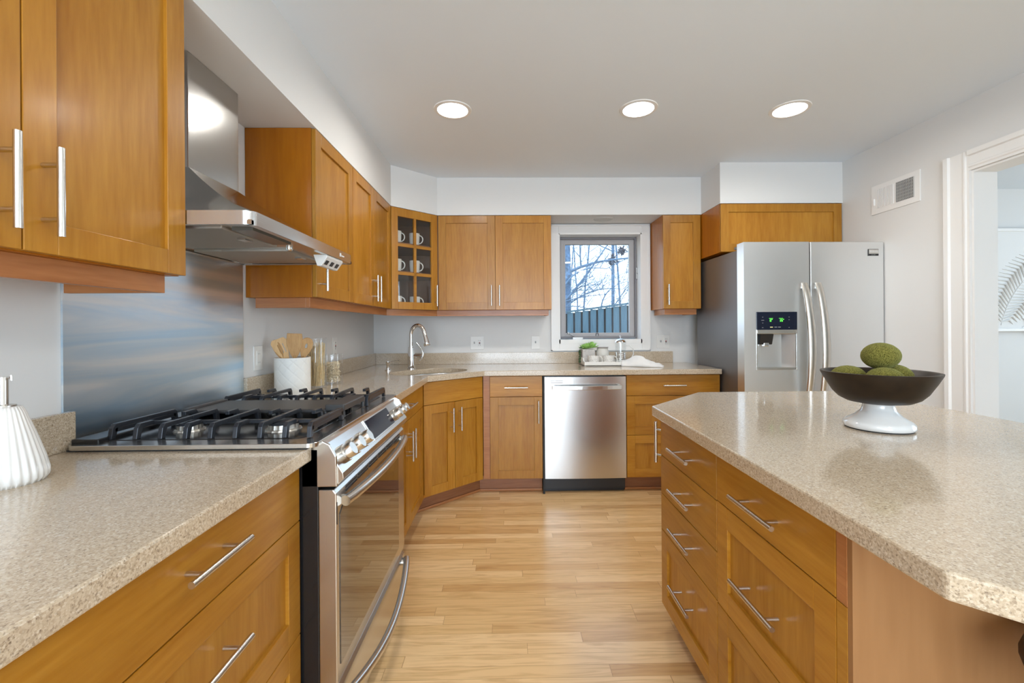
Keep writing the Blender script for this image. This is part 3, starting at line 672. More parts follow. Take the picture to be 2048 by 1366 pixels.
# canopy: from rim top up to chimney foot
cy0, cy1, cxf = 1.437, 1.703, -1.032
mb = MB(); foot = [(XL+.004, cy0), (cxf, cy0), (cxf, cy1), (XL+.004, cy1)]
lo = [(XL+.004, HY0), (HX, HY0), (HX, HY1), (XL+.004, HY1)]
lev = []
for s in range(7):
    f_ = s/6; z = HT+(1.757-HT)*f_; w_ = f_**.80
    lev.append([mb.v((a[0]+(b_[0]-a[0])*w_, a[1]+(b_[1]-a[1])*w_, z)) for a, b_ in zip([(XL+.004, HY0+.004), (HX-.006, HY0+.004), (HX-.006, HY1-.004), (XL+.004, HY1-.004)], foot)])
for a, b_ in zip(lev, lev[1:]):
    for k_ in range(4): j = (k_+1) % 4; mb.face([a[k_], a[j], b_[j], b_[k_]])
mb.face(lev[-1]); mb.build('canopy', steelC, t, smooth=25)
MB().box(XL+.004, cxf, cy0, cy1, 1.755, 2.133).build('chimney', steelC, t, bevel=.002)
MB().box(XL+.006, HX-.004, HY0+.004, HY1-.004, HB+.008, HB+.014).build('underside_panel', steelH, t)
MB().box(XL+.006, HX-.004, HY0+.003, HY0+.018, HB+.001, HB+.012).box(XL+.006, HX-.004, HY1-.018, HY1-.003, HB+.001, HB+.012).box(HX-.022, HX-.004, HY0+.004, HY1-.004, HB+.001, HB+.012).box(XL+.006, XL+.022, HY0+.004, HY1-.004, HB+.001, HB+.012).build('underside_lip', steelH, t)
for a, b_ in ((HY0+.05, 1.535), (1.605, HY1-.05)):
    f1 = MB().box(-1.135, -.80, a, b_, HB+.000, HB+.009).build('grease_filter', filterM, t, bevel=.002)
    MB().box(-.835, -.81, (a+b_)/2-.02, (a+b_)/2+.02, HB-.006, HB+.001).build('filter_latch', nickel, f1)
MB().box(-.79, -.73, HY0+.08, HY0+.30, HB+.001, HB+.009).build('lamp_lens', simple('smoked_lens', (.10, .10, .09), .2), t)
MB().lathe((-.775, 1.57, HB), [(0, -.006), (.008, -.006), (.011, -.002), (.011, .009), (0, .009)], 20).build('centre_lamp', nickel, t, smooth=40)
cb = MB().extr([(-.742, .0+HB+.001), (-.69, HB+.001), (-.6885, HB-.008), (-.712, HB-.042), (-.728, HB-.042)], 1.685, 1.842).build('control_box', whiteP, t, bevel=.002)
nb_ = Vector((.034, 0, -.0235)).normalized(); cfu = Vector((0, 1, 0)); cfv = Vector((.0235, 0, .034)).normalized()
for k_, y in enumerate((1.705, 1.755, 1.805)):
    M_ = Matrix((cfu, cfv, cfu.cross(cfv))).transposed().to_4x4(); M_.translation = Vector((-.7002, y, HB-.026))
    mb = MB(); mb.F = M_; mb.box(-.010, .012, -.010, .008, -.0015, .0025); mb.build('switch', blackP, cb)
mb = MB().box(HX-.0005, HX+.001, 1.805, 1.811, HB+.013, HB+.027).box(HX-.0005, HX+.001, 1.813, 1.816, HB+.019, HB+.027).box(HX-.0005, HX+.001, 1.819, 1.848, HB+.015, HB+.020)
mb.build('maker_mark', whitePrint, t)

# ---------------------------------------------------------------- under cabinet lights
def ucl(loc, x0, x1, y0, y1, label):
    u = thing('under_cabinet_light', loc, label, 'light', 'slim white lights under the wall cabinets')
    MB().box(x0, x1, y0, y1, WZ0-.014, WZ0-.001).build('housing', whiteP, u, bevel=.002)
    a = .012; MB().box(x0+a, x1-a, y0+a, y1-a, WZ0-.0155, WZ0-.0138).build('lens', simple('frosted_lens', (.6, .65, .6), .3), u)
ucl((-1.0, .78, WZ0), -1.06, -1.0, .50, 1.08, 'slim white light bar under the cabinet left of the hood')
ucl((-1.0, 2.4, WZ0), -1.06, -1.0, 2.10, 3.0, 'slim white light bar under the cabinets right of the hood')
ucl((-.1, 3.7, WZ0), -.45, .25, 3.66, 3.72, 'slim white light bar under the cabinet on the back wall left of the window')
ucl((1.4, 3.7, WZ0), 1.30, 1.51, 3.66, 3.72, 'slim white light bar under the narrow cabinet beside the fridge')

# ---------------------------------------------------------------- refrigerator
FY, FX0, FX1, FS = 2.85, 1.541, 2.470, 1.977
t = thing('refrigerator', (2.0, 3.2, 0), 'stainless side by side refrigerator with water dispenser in the right corner', 'refrigerator')
MB().box(1.580, 2.455, FY+.10, 3.66, .03, 1.752).build('refrigerator_body', fridgeSide, t, bevel=.004)
MB().box(1.60, 2.44, FY+.06, FY+.11, .03, .10).build('base_grille', blackP, t)
MB().box(1.56, 1.66, FY+.03, FY+.16, 1.752, 1.772).box(2.36, 2.455, FY+.03, FY+.16, 1.752, 1.772).build('hinge_cover', fridgeSide, t, bevel=.005)
MB().box(1.585, 2.45, FY+.085, FY+.101, .10, 1.748).build('door_gasket', rubber, t)
def doorpoly(x0, x1, bulge):
    n = 10; f_ = []
    for i in range(n+1):
        u = i/n; e_ = min(u, 1-u)*(x1-x0); rnd = .010*max(0, 1-e_/.012)**2
        f_.append((x0+(x1-x0)*u, FY+rnd))
    return f_ + [(x1, FY+.085), (x0, FY+.085)]
# freezer door with dispenser recess built around the opening
DX0, DX1, DZ0, DZ1, DZm = 1.622, 1.888, .942, 1.318, 1.205
mb = MB(); z0, z1 = .105, 1.778; Y0, Y1 = FY, FY+.085
mb.box(FX0, DX0, Y0, Y1, z0, z1).box(DX1, FS-.004, Y0, Y1, z0, z1).box(DX0, DX1, Y0, Y1, z0, DZ0).box(DX0, DX1, Y0, Y1, DZ1, z1).box(DX0, DX1, Y0+.07, Y1, DZ0, DZ1)
bmesh.ops.remove_doubles(mb.bm, verts=mb.bm.verts[:], dist=1e-5)
fd = mb.build('freezer_door', steelF, t)
mb = MB().box(FS+.004, FX1, Y0, Y1, z0, z1); rd = mb.build('fridge_door', steelF, t, bevel=.006, seg=3)
def fhandle(x, lean, par):
    p = []
    for i in range(25):
        f_ = i/24; s = math.sin(PI*f_)
        p.append((x+lean*(s-.0), FY-.012-.058*s**.7, .64+(1.508-.64)*f_))
    mb = MB(); rg = []
    for i, q in enumerate(p):
        w_ = .022+.005*math.sin(PI*i/24); d_ = .012
        rg.append([mb.v((q[0]+w_*math.cos(a), q[1]+d_*math.sin(a), q[2])) for a in [2*PI*k/14 for k in range(14)]])
    for a, b_ in zip(rg, rg[1:]):
        for k in range(14): mb.face([a[k], a[(k+1) % 14], b_[(k+1) % 14], b_[k]])
    mb.face(rg[0]); mb.face(rg[-1])
    for z in (.66, 1.488): mb.box(x-.012, x+.012, FY-.022, FY+.001, z-.016, z+.016)
    mb.build('door_handle', nickel, par, smooth=60)
fhandle(1.930, .012, fd); fhandle(2.022, .012, rd)
# dispenser
dz = MB(); ring(dz, DX0-.002, DX1+.002, DZ0-.002, DZm, .007, FY-.003, FY+.012); dsp = dz.build('dispenser', nickel, fd, bevel=.001)
def sub(mb, nm, mt, **k): return mb.build(nm, mt, fd, **k)
sub(MB().box(DX0-.002, DX1+.002, FY-.004, FY+.02, DZm-.004, DZ1+.002), 'display_panel', panelGlass, bevel=.003)
sub(MB().extr([(FY-.010, DZm-.028), (FY+.02, DZm-.034), (FY+.02, DZm-.002), (FY-.006, DZm-.002)], DX0, DX1, axis='x'), 'dispenser_lip', nickel, bevel=.002)
sub(MB().prism([(DX0+.006, FY+.004), (DX0+.025, FY+.068), (DX1-.06, FY+.068), (DX1-.006, FY+.004), (DX1-.006, FY+.0695), (DX0+.006, FY+.0695)], DZ0+.012, DZm-.03), 'dispenser_well', steelF)
sub(MB().box(DX0+.006, DX1-.006, FY+.002, FY+.068, DZ0+.004, DZ0+.012), 'drip_tray', nickel)
sub(MB().extr([(FY+.015, DZm-.03), (FY+.06, DZm-.03), (FY+.06, DZm-.10), (FY+.035, DZm-.10)], DX0+.035, DX0+.125, axis='x'), 'nozzle_housing', blackP, bevel=.004)
sub(MB().box(DX0+.062, DX0+.098, FY+.025, FY+.05, DZm-.112, DZm-.088), 'dispenser_paddle', chrome, bevel=.004)
# lit digits (seven segment)
SEG = {'0': 'abcdef', '3': 'abgcd', '5': 'afgcd'}
def digit(mb, ch, x, z, w, h, th):
    S = {'a': (x, x+w, z+h-th, z+h), 'd': (x, x+w, z, z+th), 'g': (x, x+w, z+h/2-th/2, z+h/2+th/2), 'f': (x, x+th, z+h/2, z+h), 'e': (x, x+th, z, z+h/2), 'b': (x+w-th, x+w, z+h/2, z+h), 'c': (x+w-th, x+w, z, z+h/2)}
    for c_ in SEG[ch]: a = S[c_]; mb.box(a[0], a[1], FY-.0052, FY-.0038, a[2], a[3])
mb = MB(); zdg = 1.256
digit(mb, '0', 1.708, zdg, .009, .016, .0022); mb.box(1.720, 1.725, FY-.0052, FY-.0038, zdg+.012, zdg+.017)
mb.box(1.703, 1.728, FY-.0052, FY-.0038, zdg+.021, zdg+.023)
digit(mb, '3', 1.774, zdg, .008, .016, .0022); digit(mb, '5', 1.785, zdg, .008, .016, .0022); mb.box(1.796, 1.801, FY-.0052, FY-.0038, zdg+.012, zdg+.017)
mb.box(1.768, 1.794, FY-.0052, FY-.0038, zdg+.021, zdg+.023)
sub(mb, 'lit_digits', ledM)
mb = MB()
for x in (1.710,): mb.box(x, x+.017, FY-.0052, FY-.0038, 1.218, 1.222)
sub(mb, 'lit_indicator', ledY)
mb = MB()
for x in (1.738, 1.762): mb.box(x, x+.017, FY-.0052, FY-.0038, 1.218, 1.222)
for x, z, w_ in ((1.652, 1.264, .018), (1.658, 1.284, .006), (1.658, 1.246, .006), (1.656, 1.216, .009), (1.832, 1.284, .006), (1.832, 1.266, .006), (1.832, 1.216, .006)): mb.box(x, x+w_, FY-.0052, FY-.0038, z, z+.003)
sub(mb, 'button_print', greyPrint)
bd = MB().box(2.363, 2.432, FY-.004, FY+.001, 1.684, 1.728).build('badge', blackP, rd, bevel=.001)
MB().box(2.366, 2.430, FY-.0055, FY-.0035, 1.697, 1.725).build('badge_plate', nickel, bd)
Mt = Matrix.Rotation(PI/2, 4, 'X'); Mt.translation = Vector((2.398, FY-.0056, 1.7125))
text_mesh('FRIGIDAIRE', .0115, Mt, 'badge_lettering', whitePrint, bd)
Mt = Matrix.Rotation(PI/2, 4, 'X'); Mt.translation = Vector((2.398, FY-.0042, 1.690))
text_mesh('GALLERY', .0075, Mt, 'badge_subtitle', greyPrint, bd)

# ---------------------------------------------------------------- island
IX, IY0, IY1 = .612, .790, 1.768
t = thing('kitchen_island', (1.0, 1.3, 0), 'cherry kitchen island with drawers and bar handles in the right foreground', 'kitchen island')
dgn = Vector((1, 1.04)).normalized(); dl = .44; C1 = Vector((IX, IY1)); C2 = C1 + dgn*dl
BX1 = 1.26
fo = .020
n2 = Vector((-dgn.y, dgn.x))
ipoly = [(IX+fo, IY0+.004), (BX1, IY0+.004), (BX1, C2.y-.02), (C2.x-n2.x*fo, C2.y-n2.y*fo), (C1.x+fo, C1.y-.008)]
MB().prism(ipoly, BZ0, .8745).build('cabinet_body', woodSide, t)
MB().prism([(IX+.09, IY0+.06), (BX1-.05, IY0+.06), (BX1-.05, C2.y-.09), (C2.x+.03, C2.y-.09), (IX+.09, IY1-.05)], 0, BZ0).build('toe_kick', woodKick, t)
MB().box(IX+.001, BX1, IY0-.012, IY0-.0002, 0, .8745).build('end_panel', woodPink, t)
MB().box(IX, IX+.018, IY0, IY0+.025, .716, .8745).build('corner_post', woodRail, t); MB().box(IX, IX+.018, IY0, IY0+.025, BZ0, .714).build('corner_post', woodH, t)
YM = 1.291; O = (IX, IY1, 0); IN = (-1, 0)     # u runs toward -Y from the far corner
uM = IY1-YM; uE = IY1-(IY0+.026)
for z0, z1, sh, hz in ((.712, .858, False, .778), (.560, .712, False, .628), (.416, .560, False, .482), (BZ0, .416, True, .275)):
    front(t, O, IN, 'drawer', 0, uM, z0, z1, ('h', uM/2+.012, hz), sh)
for z0, z1, sh, hz in ((.715, .858, False, .779), (.414, .715, True, .556), (BZ0, .414, True, .26)):
    front(t, O, IN, 'drawer', uM, uE, z0, z1, ('h', (uM+uE)/2-.004, hz, .19), sh)
ND = (n2.x, n2.y); OD = (C2.x, C2.y, 0)
front(t, OD, ND, 'door', .01, dl, BZ0, .858, ('v', dl-.028, .668, .835), True)
# island worktop
ip = [(.560, .590), (.560, 1.735), (.905, 2.095), (1.640, 2.095), (1.640, .18), (.93, .18)]
o = slab('countertop', [(.556, .553), (.566, 1.735), (.907, 2.090), (1.640, 2.090), (1.640, .16), (.94, .16)], None, CZ0, CZ1, stone, None, loc=(1.1, 1.2, CZ0)); tag(o, 'speckled tan stone island countertop with clipped corners in the right foreground', 'countertop')

# bar stool tucked at the near end
t = thing('bar_stool', (.968, .575, 0), 'dark leather bar stool tucked under the near end of the island', 'stool')
sx_, sy_ = .968, .575
MB().lathe((sx_, sy_, .655), [(0, 0), (.16, 0), (.183, .012), (.19, .035), (.183, .058), (.15, .068), (0, .072)], 40).build('seat', stoolM, t, smooth=60)
MB().lathe((sx_, sy_, .61), [(0, 0), (.10, 0), (.12, .045), (0, .045)], 24).build('swivel_plate', blackP, t, smooth=40)
for a in (45, 135, 225, 315):
    c_, s_ = math.cos(math.radians(a)), math.sin(math.radians(a))
    MB().tube([(sx_+.08*c_, sy_+.08*s_, .63), (sx_+.19*c_, sy_+.19*s_, 0)], [.016, .012], 10).build('leg', stoolM, t, smooth=40)
mb = MB(); mb.tube([(sx_+.158*math.cos(2*PI*i/32), sy_+.158*math.sin(2*PI*i/32), .19) for i in range(33)], .008, 8); mb.build('foot_ring', nickel, t, smooth=40)

# ---------------------------------------------------------------- ceiling lights
def downlight(x, y, label, grp):
    t = thing('recessed_light', (x, y, ZC), label, 'ceiling light', grp)
    MB().lathe((x, y, ZC), [(.082, -.001), (.084, -.006), (.102, -.004), (.104, .0), (.082, .0)], 40, close=True).build('trim_ring', trimM, t, smooth=40)
    MB().lathe((x, y, ZC), [(0, -.002), (.083, -.002), (.083, -.0005), (0, -.0005)], 40).build('diffuser', liteM, t)
    l_ = bpy.data.lights.new('downlight_lamp', 'AREA'); l_.shape = 'DISK'; l_.size = .15; l_.energy = 5.6; l_.color = (1, .96, .90); l_.spread = PI*.95
    lo_ = bpy.data.objects.new('downlight_lamp', l_); lo_.location = (0, 0, -.012); lo_.parent = t; COL.objects.link(lo_)
GL = 'recessed ceiling lights in the far row'
downlight(-.30, 2.432, 'left recessed ceiling light in the row, toward the sink corner', GL)
downlight(.727, 2.420, 'middle recessed ceiling light in the row, above the aisle', GL)
downlight(1.576, 2.425, 'right recessed ceiling light in the row, in front of the fridge', GL)
for x, lb in ((-.20, 'recessed ceiling light just left of the camera'), (1.10, 'recessed ceiling light just right of the camera')):
    downlight(x, -.15, lb, 'recessed ceiling lights in the near row')
for x, lb in ((-.30, 'recessed ceiling light behind the camera, left'), (1.576, 'recessed ceiling light behind the camera, right')):
    downlight(x, -1.4, lb, 'recessed ceiling lights behind the camera')
# speaker grille in the soffit above the window
t = thing('soffit_downlight', (.80, 3.67, 2.134), 'round white fitting in the soffit above the window, unlit', 'ceiling light')
MB().lathe((.80, 3.67, 2.134), [(0, -.010), (.055, -.010), (.075, -.006), (.082, -.001), (.082, 0), (0, 0)], 36).build('cover', simple('fitting_grey', (.62, .62, .60), .5), t, smooth=40)

# ---------------------------------------------------------------- air register
r = thing('air_vent', (XR, 2.77, 1.97), 'white metal air register high on the right wall', 'air vent')
vy0, vy1, vz0, vz1 = 2.594, 2.948, 1.972, 2.176-.012
MB().box(XR-.006, XR, vy0, vy1, vz0, vz1).build('vent_plate', trimM, r, bevel=.002)
mb = MB().box(XR-.0075, XR-.0055, 2.634, 2.752, 2.008, 2.132); mb.build('dark_opening', simple('vent_dark', (.10, .095, .09), .8), r)
mb = MB()
for i in range(12): y = 2.634+.118*i/11; mb.box(XR-.0115, XR-.007, y-.0016, y+.0016, 2.008, 2.132)
for i in range(6): z = 2.02+.02*i; mb.box(XR-.0085, XR-.0072, 2.634, 2.752, z-.002, z+.002)
mb.build('louvre', simple('louvre_grey', (.45, .44, .42), .5), r)
mb = MB()
for i in range(12): y = 2.778+.118*i/11; mb.box(XR-.010, XR-.0055, y-.0030, y+.0030, 2.008, 2.132)
mb.build('louvre', trimM, r)
MB().box(XR-.016, XR-.0055, 2.918, 2.924, 2.03, 2.075).build('damper_lever', trimM, r)

# ---------------------------------------------------------------- outlets
def outlet(c, N, w, kinds, label):
    t = thing('wall_outlet', c, label, 'outlet', None)
    O = Vector(c); h = .114
    MB().frame(O, N).box(-w/2, w/2, 0, .005, -h/2, h/2).build('cover_plate', whiteP, t, bevel=.002)
    n = len(kinds)
    for i, k in enumerate(kinds):
        u = (i-(n-1)/2)*.046
        if k == 'g':
            MB().frame(O, N).box(u-.016, u+.016, .004, .0075, -.034, .034).build('receptacle', whiteP, t, bevel=.001)
            mb = MB().frame(O, N)
            for z in (-.022, .018): mb.box(u-.007, u-.005, .007, .0082, z, z+.008).box(u+.005, u+.007, .007, .0082, z, z+.008)
            mb.build('slots', holeM, t)
            MB().frame(O, N).box(u-.006, u+.006, .007, .0088, -.008, -.001).build('test_button', holeM, t); MB().frame(O, N).box(u-.006, u+.006, .007, .0088, .001, .008).build('reset_button', redM, t)
        elif k == 'o':
            MB().frame(O, N).box(u-.016, u+.016, .004, .0075, -.034, .034).build('receptacle', whiteP, t, bevel=.001)
            mb = MB().frame(O, N)
            for z in (-.024, .016): mb.box(u-.007, u-.005, .007, .0082, z, z+.008).box(u+.005, u+.007, .007, .0082, z, z+.008)
            mb.build('slots', greyPrint, t)
        else:
            MB().frame(O, N).box(u-.005, u+.005, .004, .0135, -.006, .012).build('toggle', greyPrint if k == 's' else whiteP, t, bevel=.001)
outlet((XL, 2.075, 1.095), LX, .072, 'o', 'white outlet on the left wall beside the steel panel')
outlet((XL, 2.985, 1.113), LX, .072, 'g', 'white outlet on the left wall behind the glass jars')
outlet((-.277, YB, 1.096), BY, .115, 'sg', 'double white wall plate with switch and outlet right of the faucet')
outlet((.236, YB, 1.097), BY, .072, 's', 'single white switch plate just left of the window')
outlet((1.362, YB, 1.097), BY, .115, 'sg', 'double white wall plate with switch and outlet beside the fridge')

# ---------------------------------------------------------------- mugs in the glass cabinet
def mug_parts(t, c, R, h, ang, mtl, taper=.82, hr=.024):
    x, y, z = c
    MB().lathe(c, [(0, 0), (R*taper, 0), (R*.93, h*.25), (R, h*.7), (R, h), (R*.93, h), (R*.92, h*.7), (R*.8, h*.1), (0, h*.08)], 32).build('cup', mtl, t, smooth=50)
    d = Vector((math.cos(ang), math.sin(ang), 0)); p = []
    for i in range(13):
        a = math.radians(100-200*i/12); p.append(Vector((x, y, z+h*.52)) + d*(R*.93+hr*1.25*math.cos(a)) + Vector((0, 0, hr*1.35*math.sin(a))))
    MB().tube(p, .0045, 8).build('handle', mtl, t, smooth=60)
lev_n = ('top', 'middle', 'bottom')
ray = Vector((.30, -.1)).normalized()
for li, zz in enumerate((1.8785, 1.6625, 1.3905)):
    for si, (x, y) in enumerate(((-.862, 3.400), (-.742, 3.500))):
        if li == 2: hgt = .088
        else: hgt = .100
        t = thing('mug', (x, y, zz), 'white coffee mug on the %s shelf of the glass cabinet, %s one' % (lev_n[li], ('left', 'right')[si]), 'mug', 'white mugs in the glass cabinet')
        mug_parts(t, (x, y, zz), .041, hgt, -.15, ceramic)

# ---------------------------------------------------------------- crock with wooden utensils
kx, ky = -1.052, 2.155
t = thing('utensil_crock', (kx, ky, CZ1), 'white quilted ceramic crock beside the range holding wooden utensils', 'crock')
mb = MB(); R_ = .080; Hc = .178; seg, lv_ = 180, 70; rg = []
for j in range(lv_+1):
    z = Hc*j/lv_; ring_ = []
    for i in range(seg):
        a = 2*PI*i/seg; u = a*R_/.026; v_ = z/.026
        d1 = abs(((u+v_)*.5) % 1 - .5); d2 = abs(((u-v_)*.5) % 1 - .5)
        dep = .0022*(max(0, 1-min(.5-d1, 1)/.05) + max(0, 1-min(.5-d2, 1)/.05))
        if z < .006 or z > Hc-.010: dep = 0
        q = R_-dep; ring_.append(mb.v((kx+q*math.cos(a), ky+q*math.sin(a), CZ1+z)))
    rg.append(ring_)
for q, z in ((R_-.007, Hc), (R_-.007, .01)): rg.append([mb.v((kx+q*math.cos(2*PI*i/seg), ky+q*math.sin(2*PI*i/seg), CZ1+z)) for i in range(seg)])
for a, b_ in zip(rg, rg[1:]):
    for k in range(seg): j = (k+1) % seg; mb.face([a[k], a[j], b_[j], b_[k]])
mb.face(rg[0]); mb.face(rg[-1]); mb.build('crock_body', crockM, t, smooth=50)
def utensil(name, label, base, tip, face, outline, mtl, holes=(), grp='wooden utensils in the crock'):
    """flat wooden head on a tapering handle; outline (w, s) half widths along head"""
    base, tip = Vector(base), Vector(tip); ax = (tip-base).normalized(); L = (tip-base).length; side = ax.cross(Vector(face)).normalized(); nn = side.cross(ax)
    t = thing(name, base, label, 'utensil', grp)
    hl = outline[-1][1]; hs = L-hl
    MB().tube([base, base+ax*(hs*.6), base+ax*(hs+.01)], [.006, .0065, .008], 10).build('grip', mtl, t, smooth=60)
    mb = MB(); th = .0035
    M_ = Matrix((side, ax, nn)).transposed().to_4x4(); M_.translation = base+ax*hs; mb.F = M_
    L_ = [(-w_, s_) for w_, s_ in outline]; R__ = [(w_, s_) for w_, s_ in outline][::-1]
    if holes:
        k = slab_local(mb, L_+R__, holes, th)
    else: mb.prism(L_+R__, -th, th)
    mb.build('head', mtl, t, bevel=.0012)
def slab_local(mb, outer, holes, th):
    bm = mb.bm; allv = []
    for z in (-th, th):
        ed = []; lay = []
        for lp in [outer]+list(holes):
            vs = [mb.v((x, y, z)) for x, y in lp]; lay.append(vs); ed += [bm.edges.new((vs[i], vs[(i+1) % len(vs)])) for i in range(len(vs))]
        bmesh.ops.triangle_fill(bm, edges=ed, use_beauty=True); allv.append(lay)
    for a, b_ in zip(*allv):
        for i in range(len(a)): j = (i+1) % len(a); mb.face([a[i], a[j], b_[j], b_[i]])
fc = Vector((-.45, 1, 0)).normalized()
spat = [(.009, 0), (.014, .02), (.028, .06), (.031, .095), (.027, .103)]
spoon = [(.008, 0), (.014, .015), (.024, .04), (.028, .065), (.026, .085), (.018, .098), (.006, .104)]
def slot(x0, x1, y0, y1): return [(x0, y0), (x1, y0), (x1, y1), (x0, y1)]
Zc = CZ1+.015
utensil('wooden_spatula', 'wide flat wooden spatula, tallest in the white crock', (kx+.0, ky+.02, Zc), (kx+.020, ky-.02, CZ1+.294), fc+Vector((.25, 0, 0)), [(.010, 0), (.020, .02), (.034, .06), (.036, .09), (.033, .118)], utens2)
ov = [(.006*math.cos(2*PI*i/12), .062+.013*math.sin(2*PI*i/12)) for i in range(12)]
utensil('wooden_spoon', 'wooden spoon with an oval hole, right side of the white crock', (kx-.01, ky+.03, Zc), (kx+.078, ky+.0, CZ1+.272), fc, spoon, utens2, [ov])
utensil('slotted_turner', 'pale slotted wooden turner leaning left in the white crock', (kx+.03, ky+.02, Zc), (kx-.058, ky-.03, CZ1+.268), fc, [(.010, 0), (.016, .02), (.033, .065), (.036, .098), (.026, .112)], utens,
        [slot(-.014, -.010, .04, .085), slot(-.003, .001, .04, .090), slot(.008, .012, .04, .085)])
utensil('wooden_spoon', 'slim wooden spoon seen on edge at the far left of the white crock', (kx+.03, ky+.0, Zc), (kx-.082, ky-.02, CZ1+.262), fc+Vector((.9, 0, 0)), spoon, utens2)

# ---------------------------------------------------------------- glass jars with pasta
def jar(x, y, R, h, label):
    t = thing('glass_jar', (x, y, CZ1), label, 'jar', None)
    MB().lathe((x, y, CZ1), [(0, .001), (R, .001), (R, h-.012)], 40).build('jar_body', jarGlass, t, smooth=40)
    MB().lathe((x, y, CZ1+h-.0115), [(0, 0), (R+.002, 0), (R+.003, .006), (R+.001, .011), (0, .012)], 40).build('lid', jarGlass, t, smooth=40)
jar(-1.040, 2.385, .054, .268, 'tall clear glass jar of pasta sticks behind the crock'); jar(-1.012, 2.535, .056, .172, 'short clear glass jar of noodles right of the tall jar')
mb = MB()
for i in range(150):
    a = random.random()*2*PI; q = .044*random.random()**.5; a2 = a+random.uniform(-.8, .8); q2 = .046*random.random()**.5; hh = random.uniform(.20, .245)
    mb.tube([(-1.040+q*math.cos(a), 2.385+q*math.sin(a), CZ1+.010), (-1.040+q2*math.cos(a2), 2.385+q2*math.sin(a2), CZ1+hh)], .0013, 5)
o = mb.build('pasta_sticks', pastaM, None, loc=(-1.040, 2.385, CZ1+.01)); tag(o, 'long dry pasta sticks standing in the tall glass jar', 'pasta'); o['kind'] = 'stuff'
mb = MB()
for i in range(420):
    z = CZ1+.012+.112*random.random(); a = random.random()*2*PI; q = .044*random.random()**.5; cx_, cy_ = -1.012+q*.82*math.cos(a), 2.535+q*.82*math.sin(a); b0 = random.random()*2*PI; L = random.uniform(.008, .015)
    d_ = Vector((math.cos(b0), math.sin(b0), random.uniform(-.4, .4)))
    mb.tube([Vector((cx_, cy_, z))-d_*L, Vector((cx_, cy_, z+.004)), Vector((cx_, cy_, z))+d_*L], .0016, 5)
o = mb.build('dry_noodles', noodleM, None, loc=(-1.012, 2.535, CZ1+.01)); tag(o, 'tangled dry noodles filling the short glass jar', 'pasta'); o['kind'] = 'stuff'

# ---------------------------------------------------------------- ribbed oil dispenser at left
ox, oy = -1.046, .925
t = thing('oil_dispenser', (ox, oy, CZ1), 'white ribbed ceramic bottle with steel pourer on the near left counter', 'bottle')
MB().lathe((ox, oy, CZ1), [(0, 0), (.060, 0), (.066, .010), (.066, .022), (.060, .05), (.046, .10), (.031, .148), (.026, .158), (0, .160)], 240, flute=.016, nf=30).build('bottle_body', ceramic, t, smooth=60)
MB().lathe((ox, oy, CZ1+.158), [(0, 0), (.019, 0), (.019, .004), (.0075, .006), (.0075, .062), (.0, .062)], 24).build('pourer', nickel, t, smooth=40)
MB().tube([(ox, oy, CZ1+.218), (ox+.012, oy, CZ1+.219), (ox+.017, oy, CZ1+.214), (ox+.016, oy, CZ1+.224)], .002, 8).build('flip_cap', nickel, t)

# ---------------------------------------------------------------- tray group by the window
TZ = CZ1
t = thing('serving_tray', (.84, 3.64, TZ), 'white rectangular serving tray on the counter below the window', 'tray')
tx0, tx1, ty0, ty1 = .605, 1.075, 3.500, 3.775
MB().box(tx0, tx1, ty0, ty1, TZ, TZ+.008).build('tray_base', trayM, t)
for y in (ty0, ty1-.009): MB().box(tx0+.009, tx1-.009, y, y+.009, TZ, TZ+.036).build('tray_rim', trayM, t, bevel=.0015)
for x in (tx0, tx1-.009):
    MB().extr([(ty0, TZ), (ty1, TZ), (ty1, TZ+.036), (ty1-.06, TZ+.040), (ty1-.09, TZ+.062), (ty0+.09, TZ+.062), (ty0+.06, TZ+.040), (ty0, TZ+.036)], x, x+.009, axis='x').build('tray_handle', trayM, t, bevel=.0015)
tz = TZ+.008
px_, py_ = .668, 3.700
t = thing('potted_succulent', (px_, py_, tz), 'green succulent in a pale square concrete pot at the left of the tray', 'plant')
MB().prism(rr(px_-.054, px_+.054, py_-.054, py_+.054, .012), tz, tz+.122).build('pot', potM, t, bevel=.003)
mb = MB()
def leaf(mb, base, d, L, w_):
    d = Vector(d).normalized(); s_ = d.cross(Vector((0, 0, 1))); s_ = s_.normalized() if s_.length > .01 else Vector((1, 0, 0)); u_ = s_.cross(d)
    b = Vector(base); A = [mb.v(b+s_*w_*.4), mb.v(b-s_*w_*.4)]; B = [mb.v(b+d*L*.55+s_*w_), mb.v(b+d*L*.55+u_*w_*.5), mb.v(b+d*L*.55-s_*w_), mb.v(b+d*L*.55-u_*w_*.4)]; tip = mb.v(b+d*L+u_*w_*.3)
    mb.face([A[0], B[0], B[1]]); mb.face([A[0], B[1], A[1]]); mb.face([A[1], B[1], B[2]]); mb.face([A[0], B[3], B[0]]); mb.face([A[0], A[1], B[3]]); mb.face([A[1], B[2], B[3]])
    for i in range(4): mb.face([B[i], tip, B[(i+1) % 4]])
for cx_, cy_, cz_, S in ((px_-.012, py_-.01, tz+.125, .050), (px_+.032, py_+.0, tz+.130, .060), (px_-.03, py_+.02, tz+.122, .045), (px_+.01, py_+.03, tz+.125, .05)):
    for ringi, (el, k, L) in enumerate(((15, 10, 1), (40, 8, .95), (62, 6, .85), (80, 3, .8))):
        for i in range(k):
            a = 2*PI*i/k+ringi*.4+random.random()*.3; e_ = math.radians(el); leaf(mb, (cx_, cy_, cz_), (math.cos(a)*math.cos(e_), math.sin(a)*math.cos(e_), math.sin(e_)), S*L*1.2, S*.19)
mb.build('succulent_leaves', greenA, t)
mb = MB()
